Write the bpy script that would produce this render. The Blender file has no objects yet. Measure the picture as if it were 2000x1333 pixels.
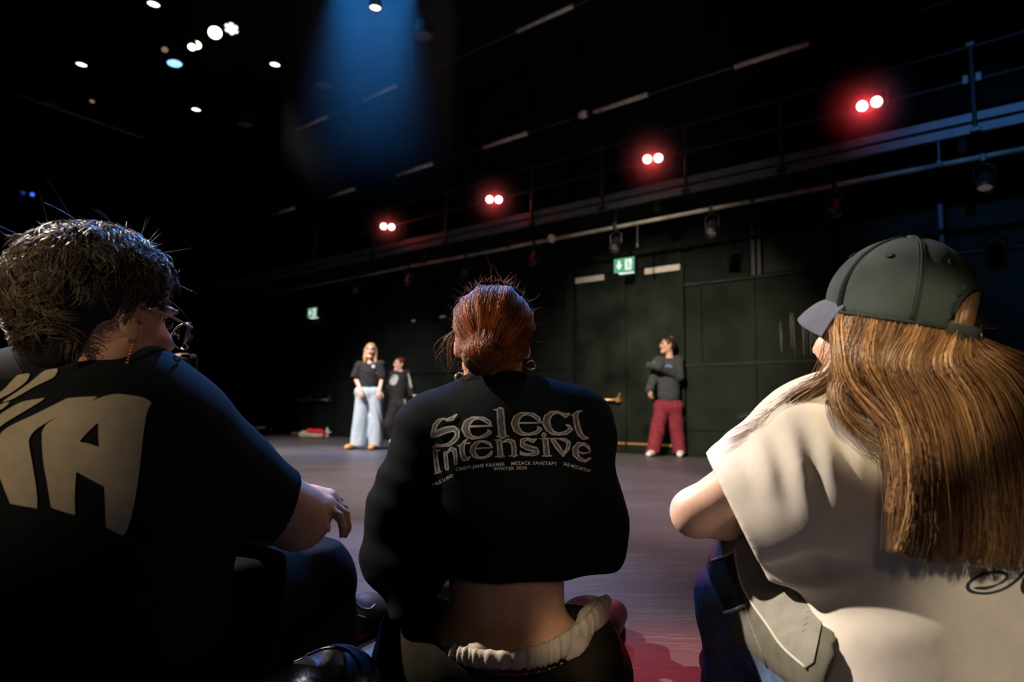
import bpy, bmesh, math, random
import numpy as np
from mathutils import Vector, Matrix
from mathutils.bvhtree import BVHTree

random.seed(7)
RNG = np.random.default_rng(11)
SC = bpy.context.scene
COL = SC.collection

# ------------------------------------------------------------------ camera
FPX, CAMH, HORIZ, ROLL = 1280.0, 0.57, 807.0, 0.0150
PITCH = math.atan((HORIZ - 666.5) / FPX)
_F = Vector((0, math.cos(PITCH), math.sin(PITCH)))
_U0 = Vector((0, -math.sin(PITCH), math.cos(PITCH)))
_R0 = Vector((1, 0, 0))
_R = _R0 * math.cos(ROLL) + _U0 * math.sin(ROLL)
_U = -_R0 * math.sin(ROLL) + _U0 * math.cos(ROLL)
CAM = Vector((0, 0, CAMH))
cam_data = bpy.data.cameras.new('camera')
cam_data.sensor_width = 36.0
cam_data.lens = FPX / 2000.0 * 36.0
cam_data.clip_start = 0.05
cam_data.clip_end = 100
cam_data.dof.use_dof = True
cam_data.dof.focus_distance = 1.34
cam_data.dof.aperture_fstop = 3.4
cam = bpy.data.objects.new('camera', cam_data)
COL.objects.link(cam)
m3 = Matrix((_R, _U, -_F)).transposed()
cam.matrix_world = Matrix.Translation(CAM) @ m3.to_4x4()
SC.camera = cam


def ray(px, py):
    return _F + _R * ((px - 1000.0) / FPX) - _U * ((py - 666.5) / FPX)


def P(px, py, d):
    """world point seen at a photo pixel, d metres ahead of the camera"""
    v = ray(px, py)
    return CAM + v * (d / v.y)


def FL(px, py, z=0.0):
    v = ray(px, py)
    return CAM + v * ((z - CAMH) / v.z)


# ------------------------------------------------------------------ colour management, world
SC.view_settings.view_transform = 'Standard'
SC.view_settings.look = 'None'
SC.view_settings.exposure = 0.0
SC.view_settings.gamma = 1.0
SC.view_settings.use_curve_mapping = False
SC.cycles.use_denoising = True
SC.cycles.max_bounces = 4
SC.cycles.diffuse_bounces = 2
SC.cycles.glossy_bounces = 3
SC.cycles.use_adaptive_sampling = True
SC.cycles.adaptive_threshold = 0.03
SC.cycles.caustics_reflective = False
SC.cycles.caustics_refractive = False
SC.cycles.volume_bounces = 0
SC.cycles.sample_clamp_indirect = 4.0
wd = bpy.data.worlds.new('dark_hall')
SC.world = wd
wd.use_nodes = True
wd.node_tree.nodes['Background'].inputs[0].default_value = (0.55, 0.7, 0.8, 1)
wd.node_tree.nodes['Background'].inputs[1].default_value = 0.0012


def spot(name, loc, target, power, color, size_deg, blend=0.3, radius=0.1):
    ld = bpy.data.lights.new(name, 'SPOT')
    ld.energy = power
    ld.color = color
    ld.spot_size = math.radians(size_deg)
    ld.spot_blend = blend
    ld.shadow_soft_size = radius
    o = bpy.data.objects.new(name, ld)
    COL.objects.link(o)
    o.location = loc
    o.rotation_euler = (Vector(target) - Vector(loc)).to_track_quat('-Z', 'Y').to_euler()
    return o


# room axes: the panelled wall runs away to the left, its foot passes the red trousers
WO = FL(1360, 893)
_d = ray(-600, 783)
WU = Vector((_d.x, _d.y, 0)).normalized()
WN = Vector((-WU.y, WU.x, 0))
if WN.dot(CAM - WO) < 0:
    WN = -WN
ZUP = Vector((0, 0, 1))


def W(s, z, off=0.0):
    return WO + WU * s + WN * off + ZUP * z


def WP(px, py, off=0.0):
    """(s, z) on the wall plane, pushed off metres into the room, seen at a pixel"""
    v = ray(px, py)
    t = (WO + WN * off - CAM).dot(WN) / v.dot(WN)
    p = CAM + v * t - WO
    return p.dot(WU), p.z + WO.z


ROOM_M = Matrix((WU, WN, ZUP)).transposed()     # local x = along wall to the left, y = into the room
# ------------------------------------------------------------------ stage lighting (big sources)
WARM = (1.0, 0.74, 0.46)
REAR_SPOTS = [(-2.2, -3.2, 2.7), (-1.3, -3.4, 2.8), (-0.4, -3.4, 2.9), (0.9, -3.3, 2.8)]     # added, unseen lamp positions behind the seated row
# side lamp on the left boom: rakes across the whole seated row
spot('warm_side_spot', (-5.0, 3.2, 4.9), (0.10, 1.15, 0.98), 4900, (1.0, 0.86, 0.74), 22, 0.9, 0.05)
spot('warm_patch_spot', REAR_SPOTS[0], P(110, 520, 1.0), 420, (1.0, .80, .54), 4.4, 0.9, 0.02)  # added narrow cone, lights only a patch of the left hair
# added narrow cones, aimed to leave lit patches on print, lettering, hair and hem
spot('warm_patch_spot', REAR_SPOTS[0], P(10, 800, 1.0), 420, WARM, 6.4, 0.9, 0.02)
spot('warm_patch_spot', REAR_SPOTS[3], P(1010, 858, 1.28), 190, (1.0, .84, .66), 3.8, 0.8, 0.02)
spot('warm_patch_spot', REAR_SPOTS[1], P(915, 652, 1.40), 420, (1.0, .66, .38), 2.6, 0.8, 0.02)
spot('warm_patch_spot', REAR_SPOTS[2], P(1125, 1245, 1.27), 420, (1.0, .78, .52), 2.0, 0.9, 0.02)
spot('warm_patch_spot', REAR_SPOTS[1], P(1760, 740, .90), 1000, (1.0, .80, .52), 3.2, 0.6, 0.02)
spot('warm_patch_spot', REAR_SPOTS[3], P(2010, 1250, .90), 420, (1.0, .84, .64), 4.5, 0.7, 0.03)
spot('warm_patch_spot', REAR_SPOTS[2], P(1650, 1000, 1.0), 46, (1.0, .74, .50), 16, 0.9, 0.10)  # added weak fill so the shaded cream cloth keeps some tone
# blue beam coming down on the audience from the rig
BLUE_A, BLUE_B = FL(735, -300, 6.4), P(655, 840, 1.25)
BLUE = spot('blue_beam_spot', BLUE_A, BLUE_B, 4200, (0.07, 0.32, 1.0), 11, 0.55, 0.05)
# wide blue wash panel pointing straight down through the haze
BLUE_P = P(728, 30, 8.7)
_ad = bpy.data.lights.new('blue_wash_panel', 'AREA')
_ad.shape, _ad.size, _ad.energy, _ad.color, _ad.spread = 'DISK', 1.2, 24, (0.03, 0.32, 1.0), math.radians(36)
_ao = bpy.data.objects.new('blue_wash_panel', _ad)
COL.objects.link(_ao)
_ao.location = (BLUE_P.x, BLUE_P.y, 6.62)
spot('blue_gallery_spot', (1.5, 2.5, 5.6), W(-3.7, 3.3, 1.0), 520, (0.10, 0.36, 1.0), 34, 1.0, 0.08)
# cool white top light over the seated row
RIM = spot('cool_top_spot', (1.0, 4.4, 6.2), (0.45, 1.3, 0.8), 340, (0.74, 0.78, 1.0), 34, 0.6, 0.08)
# stage wash over the dancers
spot('stage_wash_spot', (-4.6, 4.8, 6.4), (-3.0, 10.9, 0.5), 5200, (1.0, 0.88, 0.82), 40, 1.0, 0.12)
spot('stage_wash_spot', (-0.9, 3.0, 4.3), (2.0, 9.2, 0.9), 3600, (1.0, 0.87, 0.72), 40, 1.0, 0.12)
spot('stage_floor_spot', (-4.8, 6.4, 6.5), (-2.3, 7.0, 0.0), 3600, (1.0, 0.84, 0.78), 66, 0.9, 0.12)
spot('lilac_floor_spot', (1.8, 4.0, 6.5), (0.5, 5.0, 0.0), 2900, (1.0, 0.75, 0.82), 50, 0.9, 0.12)
spot('cool_floor_fill', (-0.6, 5.2, 6.5), (-0.50, 2.5, 0.0), 3800, (0.62, 0.62, 1.0), 20, 1.0, 0.12)  # added fill lamp, lifts the near floor with cool light
spot('red_floor_spot', (0.9, 5.5, 6.2), (0.40, 1.40, 0.0), 2300, (1.0, 0.02, 0.06), 7.5, 1.0, 0.06)
spot('track_fill_spot', (2.4, 2.2, 2.6), W(3.0, 5.2, 1.0), 150, (1.0, 0.90, 0.80), 60, 0.8, 0.2)  # added fill, no known lamp here, brightens the pale track sleeves
# ------------------------------------------------------------------ materials
MATS = {}


def _nt(name):
    m = bpy.data.materials.new(name)
    m.use_nodes = True
    nt = m.node_tree
    return m, nt, nt.nodes['Principled BSDF']


def mat(name, col, rough=0.7, spec=0.5, metal=0.0, noise=0.0, scale=8.0, bump=0.0, bscale=200.0,
        sheen=0.0, coat=0.0, col2=None, emit=None, estr=0.0, detail=4.0, stretch=None, attr=None, sss=0.0):
    if name in MATS:
        return MATS[name]
    m, nt, b = _nt(name)
    b.inputs['Roughness'].default_value = rough
    b.inputs['Specular IOR Level'].default_value = spec
    b.inputs['Metallic'].default_value = metal
    if sheen:
        b.inputs['Sheen Weight'].default_value = sheen
        b.inputs['Sheen Roughness'].default_value = 0.5
    if coat:
        b.inputs['Coat Weight'].default_value = coat
    if sss:
        b.inputs['Subsurface Weight'].default_value = sss
        b.inputs['Subsurface Radius'].default_value = (0.012, 0.005, 0.003)
        b.inputs['Subsurface Scale'].default_value = 1.0
    c4 = (*col, 1)
    tc = nt.nodes.new('ShaderNodeTexCoord')
    mp = nt.nodes.new('ShaderNodeMapping')
    nt.links.new(tc.outputs['Object'], mp.inputs['Vector'])
    if stretch:
        mp.inputs['Scale'].default_value = stretch
    if attr:
        a = nt.nodes.new('ShaderNodeAttribute')
        a.attribute_name = attr
        nt.links.new(a.outputs['Color'], b.inputs['Base Color'])
    elif noise > 0 or col2:
        n = nt.nodes.new('ShaderNodeTexNoise')
        n.inputs['Scale'].default_value = scale
        n.inputs['Detail'].default_value = detail
        nt.links.new(mp.outputs[0], n.inputs['Vector'])
        r = nt.nodes.new('ShaderNodeValToRGB')
        r.color_ramp.elements[0].position = 0.32
        r.color_ramp.elements[1].position = 0.68
        if col2:
            r.color_ramp.elements[0].color = c4
            r.color_ramp.elements[1].color = (*col2, 1)
        else:
            r.color_ramp.elements[0].color = (*[c * (1 - noise) for c in col], 1)
            r.color_ramp.elements[1].color = (*[min(1, c * (1 + noise)) for c in col], 1)
        nt.links.new(n.outputs['Fac'], r.inputs[0])
        nt.links.new(r.outputs[0], b.inputs['Base Color'])
    else:
        b.inputs['Base Color'].default_value = c4
    if bump > 0:
        n2 = nt.nodes.new('ShaderNodeTexNoise')
        n2.inputs['Scale'].default_value = bscale
        n2.inputs['Detail'].default_value = 3
        nt.links.new(mp.outputs[0], n2.inputs['Vector'])
        bp = nt.nodes.new('ShaderNodeBump')
        bp.inputs['Strength'].default_value = bump
        bp.inputs['Distance'].default_value = 0.004
        nt.links.new(n2.outputs['Fac'], bp.inputs['Height'])
        nt.links.new(bp.outputs[0], b.inputs['Normal'])
    if emit:
        b.inputs['Emission Color'].default_value = (*emit, 1)
        b.inputs['Emission Strength'].default_value = estr
        m.cycles.emission_sampling = 'NONE'
    MATS[name] = m
    return m


# ------------------------------------------------------------------ object helpers
def link(name, me, m, parent=None, smooth=False):
    o = bpy.data.objects.new(name, me)
    COL.objects.link(o)
    if m is not None and not me.materials:
        me.materials.append(m)
    if smooth and len(me.polygons):
        me.polygons.foreach_set('use_smooth', [True] * len(me.polygons))
    if parent is not None:
        o.parent = parent
        o.matrix_parent_inverse = parent.matrix_basis.inverted()
    return o


def tag(o, label=None, cat=None, group=None, kind=None):
    if label:
        o['label'] = label
    if cat:
        o['category'] = cat
    if group:
        o['group'] = group
    if kind:
        o['kind'] = kind
    return o


def empty(name, loc=(0, 0, 0)):
    o = bpy.data.objects.new(name, None)
    COL.objects.link(o)
    o.location = loc
    return o


class MB:
    def __init__(self):
        self.v = []
        self.f = []

    def add(self, vs, fs):
        k = len(self.v)
        self.v += [tuple(p) for p in vs]
        self.f += [tuple(i + k for i in q) for q in fs]
        return self

    def box(self, c, size, R=None, bev=0.0):
        c = Vector(c)
        hx, hy, hz = size[0] / 2, size[1] / 2, size[2] / 2
        if bev > 0:
            bev = min(bev, hx * .9, hy * .9, hz * .9)
            bm = bmesh.new()
            bmesh.ops.create_cube(bm, size=1)
            for v in bm.verts:
                v.co = Vector((v.co.x * 2 * hx, v.co.y * 2 * hy, v.co.z * 2 * hz))
            bmesh.ops.bevel(bm, geom=bm.edges[:] + bm.verts[:], offset=bev, segments=2, affect='EDGES', profile=.6)
            bm.verts.ensure_lookup_table()
            vs = [(R @ v.co if R else v.co) + c for v in bm.verts]
            fs = [[v.index for v in f.verts] for f in bm.faces]
            bm.free()
            return self.add(vs, fs)
        vs = []
        for x in (-hx, hx):
            for y in (-hy, hy):
                for z in (-hz, hz):
                    p = Vector((x, y, z))
                    vs.append((R @ p if R else p) + c)
        return self.add(vs, [(0, 1, 3, 2), (4, 6, 7, 5), (0, 4, 5, 1), (2, 3, 7, 6), (0, 2, 6, 4), (1, 5, 7, 3)])

    def tube(self, pts, r, n=8, cap=True):
        pts = [Vector(p) for p in pts]
        rs = r if isinstance(r, (list, tuple)) else [r] * len(pts)
        vs, fs = [], []
        up = None
        for i, p in enumerate(pts):
            t = (pts[min(i + 1, len(pts) - 1)] - pts[max(i - 1, 0)]).normalized()
            if up is None:
                up = Vector((0, 0, 1)) if abs(t.z) < .9 else Vector((1, 0, 0))
            a = t.cross(up).normalized()
            up = a.cross(t).normalized()
            for k in range(n):
                an = 2 * math.pi * k / n
                vs.append(p + (a * math.cos(an) + up * math.sin(an)) * rs[i])
        for i in range(len(pts) - 1):
            for k in range(n):
                k2 = (k + 1) % n
                fs.append((i * n + k, i * n + k2, (i + 1) * n + k2, (i + 1) * n + k))
        if cap:
            fs.append(tuple(reversed(range(n))))
            fs.append(tuple((len(pts) - 1) * n + k for k in range(n)))
        return self.add(vs, fs)

    def lathe(self, prof, c, axis, n=20):
        """prof: list of (r, h) along axis"""
        axis = Vector(axis).normalized()
        a = axis.orthogonal().normalized()
        b = axis.cross(a)
        c = Vector(c)
        vs, fs = [], []
        for (r, h) in prof:
            for k in range(n):
                an = 2 * math.pi * k / n
                vs.append(c + axis * h + (a * math.cos(an) + b * math.sin(an)) * max(r, 1e-5))
        for i in range(len(prof) - 1):
            for k in range(n):
                k2 = (k + 1) % n
                fs.append((i * n + k, i * n + k2, (i + 1) * n + k2, (i + 1) * n + k))
        return self.add(vs, fs)

    def mesh(self, name='m'):
        me = bpy.data.meshes.new(name)
        me.from_pydata(self.v, [], self.f)
        me.update()
        return me

    def build(self, name, m, parent=None, smooth=False):
        return link(name, self.mesh(name), m, parent, smooth)


def recalc(me):
    bm = bmesh.new()
    bm.from_mesh(me)
    bmesh.ops.recalc_face_normals(bm, faces=bm.faces[:])
    bm.to_mesh(me)
    bm.free()


def copy_tree(o, parent=None, delta=None):
    c = o.copy()
    COL.objects.link(c)
    c.parent = parent
    for ch in list(o.children):
        copy_tree(ch, c)
    return c


# ------------------------------------------------------------------ signed-distance modelling (bodies, cloth, soft things)
class SDF:
    """union of soft primitives on a grid -> one continuous quad surface"""

    def __init__(self, lo, hi, res):
        self.res = res
        self.lo = np.array(lo, float)
        self.n = (np.ceil((np.array(hi, float) - self.lo) / res).astype(int) + 1)
        self.D = np.full(self.n, 1.0, np.float32)
        self.ax = [self.lo[i] + res * np.arange(self.n[i]) for i in range(3)]

    def _win(self, lo, hi, pad):
        sl = []
        for i in range(3):
            a = int(max(0, math.floor((lo[i] - pad - self.lo[i]) / self.res)))
            b = int(min(self.n[i], math.ceil((hi[i] + pad - self.lo[i]) / self.res) + 1))
            if b <= a:
                return None, None
            sl.append(slice(a, b))
        g = np.meshgrid(*[self.ax[i][sl[i]].astype(np.float32) for i in range(3)], indexing='ij', sparse=True)
        return tuple(sl), g

    def _mix(self, sl, d, k, op):
        o = self.D[sl]
        if op == 'u':
            if k > 0:
                h = np.clip(0.5 + 0.5 * (o - d) / k, 0, 1)
                self.D[sl] = o * (1 - h) + d * h - k * h * (1 - h)
            else:
                self.D[sl] = np.minimum(o, d)
        elif op == 's':       # subtract
            if k > 0:
                h = np.clip(0.5 - 0.5 * (o + d) / k, 0, 1)
                self.D[sl] = o * (1 - h) - d * h + k * h * (1 - h)
            else:
                self.D[sl] = np.maximum(o, -d)

    def cap(self, a, b, ra, rb=None, k=0.02, flat=None, op='u'):
        """tapered capsule; flat=(dir, f): thickness along dir divided by f"""
        rb = ra if rb is None else rb
        a = np.array(a, float)
        b = np.array(b, float)
        r = max(ra, rb)
        sl, g = self._win(np.minimum(a, b) - r, np.maximum(a, b) + r, k + 3 * self.res + .01)
        if sl is None:
            return self
        px, py, pz = [g[i] - a[i] for i in range(3)]
        ba = b - a
        if flat:
            n = np.array(flat[0], float)
            n /= np.linalg.norm(n)
            f = flat[1] - 1
            t = px * n[0] + py * n[1] + pz * n[2]
            px, py, pz = px + f * t * n[0], py + f * t * n[1], pz + f * t * n[2]
            ba = ba + f * ba.dot(n) * n
        L = max(ba.dot(ba), 1e-9)
        h = np.clip((px * ba[0] + py * ba[1] + pz * ba[2]) / L, 0, 1)
        d = np.sqrt((px - h * ba[0]) ** 2 + (py - h * ba[1]) ** 2 + (pz - h * ba[2]) ** 2) - (ra + (rb - ra) * h)
        self._mix(sl, d.astype(np.float32), k, op)
        return self

    def ell(self, c, r, k=0.02, R=None, op='u'):
        c = np.array(c, float)
        m = max(r)
        sl, g = self._win(c - m, c + m, k + 3 * self.res + .01)
        if sl is None:
            return self
        px, py, pz = [g[i] - c[i] for i in range(3)]
        if R is not None:
            R = np.array(R)          # columns = local axes
            px, py, pz = [px * R[0, i] + py * R[1, i] + pz * R[2, i] for i in range(3)]
        k0 = np.sqrt((px / r[0]) ** 2 + (py / r[1]) ** 2 + (pz / r[2]) ** 2)
        k1 = np.sqrt((px / r[0] ** 2) ** 2 + (py / r[1] ** 2) ** 2 + (pz / r[2] ** 2) ** 2) + 1e-6
        d = k0 * (k0 - 1) / k1
        self._mix(sl, d.astype(np.float32), k, op)
        return self

    def chain(self, pts, k=0.02, flat=None):
        """pts: list of (point, radius)"""
        for (a, ra), (b, rb) in zip(pts[:-1], pts[1:]):
            self.cap(a, b, ra, rb, k, flat)
        return self

    def half(self, p, n, k=0.0):
        """cut away the side the normal points to"""
        p = np.array(p, float)
        n = np.array(n, float)
        n /= np.linalg.norm(n)
        g = np.meshgrid(*[a.astype(np.float32) for a in self.ax], indexing='ij', sparse=True)
        d = (g[0] - p[0]) * n[0] + (g[1] - p[1]) * n[1] + (g[2] - p[2]) * n[2]
        o = self.D
        if k > 0:
            h = np.clip(0.5 - 0.5 * (o - d) / k, 0, 1)
            self.D = (o * (1 - h) + d * h + k * h * (1 - h)).astype(np.float32)
        else:
            self.D = np.maximum(o, d).astype(np.float32)
        return self

    def ripple(self, fn):
        """fn(x, y, z) -> displacement added to the distance (negative = outwards)"""
        g = np.meshgrid(*[a.astype(np.float32) for a in self.ax], indexing='ij', sparse=True)
        m = np.abs(self.D) < 0.05
        self.D = np.where(m, self.D + fn(*g), self.D).astype(np.float32)
        return self

    def arrays(self):
        D = self.D
        # close the surface at the grid border
        D = D.copy()
        for i in range(3):
            s0 = [slice(None)] * 3
            s0[i] = 0
            s1 = [slice(None)] * 3
            s1[i] = -1
            D[tuple(s0)] = np.maximum(D[tuple(s0)], self.res * .3)
            D[tuple(s1)] = np.maximum(D[tuple(s1)], self.res * .3)
        S = D < 0
        nx, ny, nz = D.shape
        acc = np.zeros((nx - 1, ny - 1, nz - 1, 3), np.float32)
        cnt = np.zeros((nx - 1, ny - 1, nz - 1), np.float32)
        cross = {}
        for axis in range(3):
            lo = [slice(None)] * 3
            hi = [slice(None)] * 3
            lo[axis] = slice(0, -1)
            hi[axis] = slice(1, None)
            a, b = D[tuple(lo)], D[tuple(hi)]
            ch = S[tuple(lo)] != S[tuple(hi)]
            idx = np.argwhere(ch)
            av, bv = a[ch], b[ch]
            t = av / (av - bv)
            pos = idx.astype(np.float32)
            pos[:, axis] += t
            cross[axis] = (idx, S[tuple(lo)][ch])
            o1, o2 = [i for i in range(3) if i != axis]
            for d1 in (0, -1):
                for d2 in (0, -1):
                    cell = idx.copy()
                    cell[:, o1] += d1
                    cell[:, o2] += d2
                    ok = (cell >= 0).all(1) & (cell < np.array(cnt.shape)).all(1)
                    c = cell[ok]
                    np.add.at(cnt, (c[:, 0], c[:, 1], c[:, 2]), 1)
                    np.add.at(acc, (c[:, 0], c[:, 1], c[:, 2]), pos[ok])
        has = cnt > 0
        vid = np.full(cnt.shape, -1, np.int64)
        vid[has] = np.arange(has.sum())
        V = acc[has] / cnt[has][:, None] * self.res + self.lo
        Fs = []
        for axis in range(3):
            idx, inside = cross[axis]
            o1, o2 = (axis + 1) % 3, (axis + 2) % 3
            q = []
            ok = np.ones(len(idx), bool)
            for d1, d2 in ((-1, -1), (0, -1), (0, 0), (-1, 0)):
                c = idx.copy()
                c[:, o1] += d1
                c[:, o2] += d2
                good = (c >= 0).all(1) & (c < np.array(cnt.shape)).all(1)
                ok &= good
                c = np.clip(c, 0, np.array(cnt.shape) - 1)
                q.append(vid[c[:, 0], c[:, 1], c[:, 2]])
            q = np.stack(q, 1)
            ok &= (q >= 0).all(1)
            q, ins = q[ok], inside[ok]
            q[~ins] = q[~ins][:, ::-1]
            Fs.append(q)
        return V, np.concatenate(Fs)

    def mesh(self, name, smooth_it=2, keep=None):
        V, F = self.arrays()
        V = relax(V, F, smooth_it)
        return np_mesh(name, V, F)

    def build(self, name, m, parent=None, smooth_it=2):
        return link(name, self.mesh(name, smooth_it), m, parent)


def relax(V, F, it, lam=0.5):
    if it <= 0:
        return V
    E = np.concatenate([F[:, [0, 1]], F[:, [1, 2]], F[:, [2, 3]], F[:, [3, 0]]])
    n = len(V)
    for _ in range(it):
        for l in (lam, -lam * 0.9):
            s = np.zeros_like(V)
            c = np.zeros(n, V.dtype)
            for i in range(3):
                s[:, i] = np.bincount(E[:, 0], V[E[:, 1], i], n) + np.bincount(E[:, 1], V[E[:, 0], i], n)
            c = np.bincount(E[:, 0], minlength=n) + np.bincount(E[:, 1], minlength=n)
            V = V + l * (s / np.maximum(c, 1)[:, None] - V)
    return V


def np_mesh(name, V, F, smooth=True, colors=None):
    me = bpy.data.meshes.new(name)
    V = np.ascontiguousarray(V, np.float32)
    F = np.ascontiguousarray(F, np.int32)
    k = F.shape[1]
    me.vertices.add(len(V))
    me.vertices.foreach_set('co', V.ravel())
    me.loops.add(F.size)
    me.loops.foreach_set('vertex_index', F.ravel())
    me.polygons.add(len(F))
    me.polygons.foreach_set('loop_start', np.arange(0, F.size, k, dtype=np.int32))
    me.polygons.foreach_set('loop_total', np.full(len(F), k, np.int32))
    if smooth:
        me.polygons.foreach_set('use_smooth', np.ones(len(F), bool))
    if colors is not None:
        ca = me.color_attributes.new('Col', 'FLOAT_COLOR', 'POINT')
        c4 = np.ones((len(V), 4), np.float32)
        c4[:, :3] = colors
        ca.data.foreach_set('color', c4.ravel())
    me.update(calc_edges=True)
    return me


def sdf_around(pts, pad, res):
    a = np.array([tuple(p) for p in pts])
    return SDF(a.min(0) - pad, a.max(0) + pad, res)


# ------------------------------------------------------------------ hair: many thin three-sided strands in one mesh
def strands(paths, radius, cols=None, tip=0.25):
    """paths: (N, M, 3) array; returns mesh"""
    Pn = np.asarray(paths, np.float32)
    N, M, _ = Pn.shape
    T = np.gradient(Pn, axis=1)
    T /= np.linalg.norm(T, axis=2, keepdims=True) + 1e-9
    ref = RNG.normal(size=(N, 1, 3)).astype(np.float32)
    A = np.cross(T, ref)
    A /= np.linalg.norm(A, axis=2, keepdims=True) + 1e-9
    B = np.cross(T, A)
    rad = np.asarray(radius, np.float32)
    if rad.ndim == 0:
        rad = np.full(N, rad)
    prof = np.concatenate([np.linspace(1, 1, M - M // 2), np.linspace(1, tip, M // 2)])
    R = rad[:, None] * prof[None, :]
    vs = []
    for k in range(3):
        an = 2 * math.pi * k / 3
        vs.append(Pn + (A * math.cos(an) + B * math.sin(an)) * R[:, :, None])
    V = np.stack(vs, 2).reshape(-1, 3)       # index = (n*M+m)*3+k
    base = (np.arange(N)[:, None] * M + np.arange(M - 1)[None, :]).reshape(-1)
    F = []
    for k in range(3):
        k2 = (k + 1) % 3
        F.append(np.stack([base * 3 + k, base * 3 + k2, (base + 1) * 3 + k2, (base + 1) * 3 + k], 1))
    F = np.concatenate(F)
    c = None
    if cols is not None:
        c = np.repeat(np.asarray(cols, np.float32), M * 3, axis=0)
    return np_mesh('strands', V, F, True, c)


def bez(p0, p1, p2, p3, n):
    t = np.linspace(0, 1, n)[:, None]
    p0, p1, p2, p3 = [np.array(tuple(p)) for p in (p0, p1, p2, p3)]
    return (1 - t) ** 3 * p0 + 3 * (1 - t) ** 2 * t * p1 + 3 * (1 - t) * t * t * p2 + t ** 3 * p3


def catmull(pts, n):
    P_ = np.array([tuple(p) for p in pts], float)
    P_ = np.vstack([2 * P_[0] - P_[1], P_, 2 * P_[-1] - P_[-2]])
    seg = len(P_) - 3
    out = []
    for t in np.linspace(0, seg - 1e-6, n):
        i = int(t)
        u = t - i
        a, b, c, d = P_[i:i + 4]
        out.append(0.5 * ((2 * b) + (-a + c) * u + (2 * a - 5 * b + 4 * c - d) * u * u + (-a + 3 * b - 3 * c + d) * u ** 3))
    return np.array(out)


# ------------------------------------------------------------------ things laid onto a cloth surface (prints, piping, seams)
def bvh_of(*objs):
    vs, fs = [], []
    for o in objs:
        me = o.data
        k = len(vs)
        mw = o.matrix_basis
        vs += [mw @ v.co for v in me.vertices]
        fs += [[i + k for i in p.vertices] for p in me.polygons]
    return BVHTree.FromPolygons(vs, fs)


def onto(bvh, px, py, lift=0.0015, far=12.0):
    d = ray(px, py).normalized()
    loc, nor, idx, dist = bvh.ray_cast(CAM, d, far)
    if loc is None:
        return None
    if nor.dot(d) > 0:
        nor = -nor
    return loc + nor * lift - d * lift * .5


def inside_poly(X, Y, poly):
    ins = np.zeros(X.shape, bool)
    n = len(poly)
    j = n - 1
    for i in range(n):
        xi, yi = poly[i]
        xj, yj = poly[j]
        c = ((yi > Y) != (yj > Y)) & (X < (xj - xi) * (Y - yi) / (yj - yi + 1e-12) + xi)
        ins ^= c
        j = i
    return ins


def seg_dist(X, Y, poly):
    d = np.full(X.shape, 1e9)
    n = len(poly)
    for i in range(n):
        x0, y0 = poly[i]
        x1, y1 = poly[(i + 1) % n]
        dx, dy = x1 - x0, y1 - y0
        t = np.clip(((X - x0) * dx + (Y - y0) * dy) / (dx * dx + dy * dy + 1e-9), 0, 1)
        d = np.minimum(d, np.hypot(X - x0 - t * dx, Y - y0 - t * dy))
    return d


def smooth_poly(pts, n=8, closed=True):
    """Catmull-Rom through the points; a point given twice stays a corner"""
    out = []
    N = len(pts)
    for i in range(N if closed else N - 1):
        a, b, c, d = [np.array(pts[(i + k) % N] if closed else pts[min(max(i + k, 0), N - 1)], float) for k in (-1, 0, 1, 2)]
        if np.allclose(b, c):
            continue
        if np.allclose(a, b):
            a = b
        for u in np.linspace(0, 1, n, endpoint=False):
            out.append(tuple(0.5 * ((2 * b) + (-a + c) * u + (2 * a - 5 * b + 4 * c - d) * u * u + (-a + 3 * b - 3 * c + d) * u ** 3)))
    return out


def field_of(polys):
    """signed distance (negative inside) to closed outlines, even-odd"""
    def F(X, Y):
        ins = np.zeros(X.shape, bool)
        d = np.full(X.shape, 1e9)
        for q in polys:
            ins ^= inside_poly(X, Y, q)
            d = np.minimum(d, seg_dist(X, Y, q))
        return np.where(ins, -d, d)
    return F


def brush_field(strokes):
    """letters drawn as pen strokes: each a list of (x, y, half width)"""
    def F(X, Y):
        d = np.full(X.shape, 1e9)
        for st in strokes:
            if len(st) == 1:
                st = [st[0], (st[0][0] + .01, st[0][1], st[0][2])]
            for (x0, y0, w0), (x1, y1, w1) in zip(st[:-1], st[1:]):
                dx, dy = x1 - x0, y1 - y0
                t = np.clip(((X - x0) * dx + (Y - y0) * dy) / (dx * dx + dy * dy + 1e-9), 0, 1)
                d = np.minimum(d, np.hypot(X - x0 - t * dx, Y - y0 - t * dy) - (w0 + (w1 - w0) * t))
        return d
    return F


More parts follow.
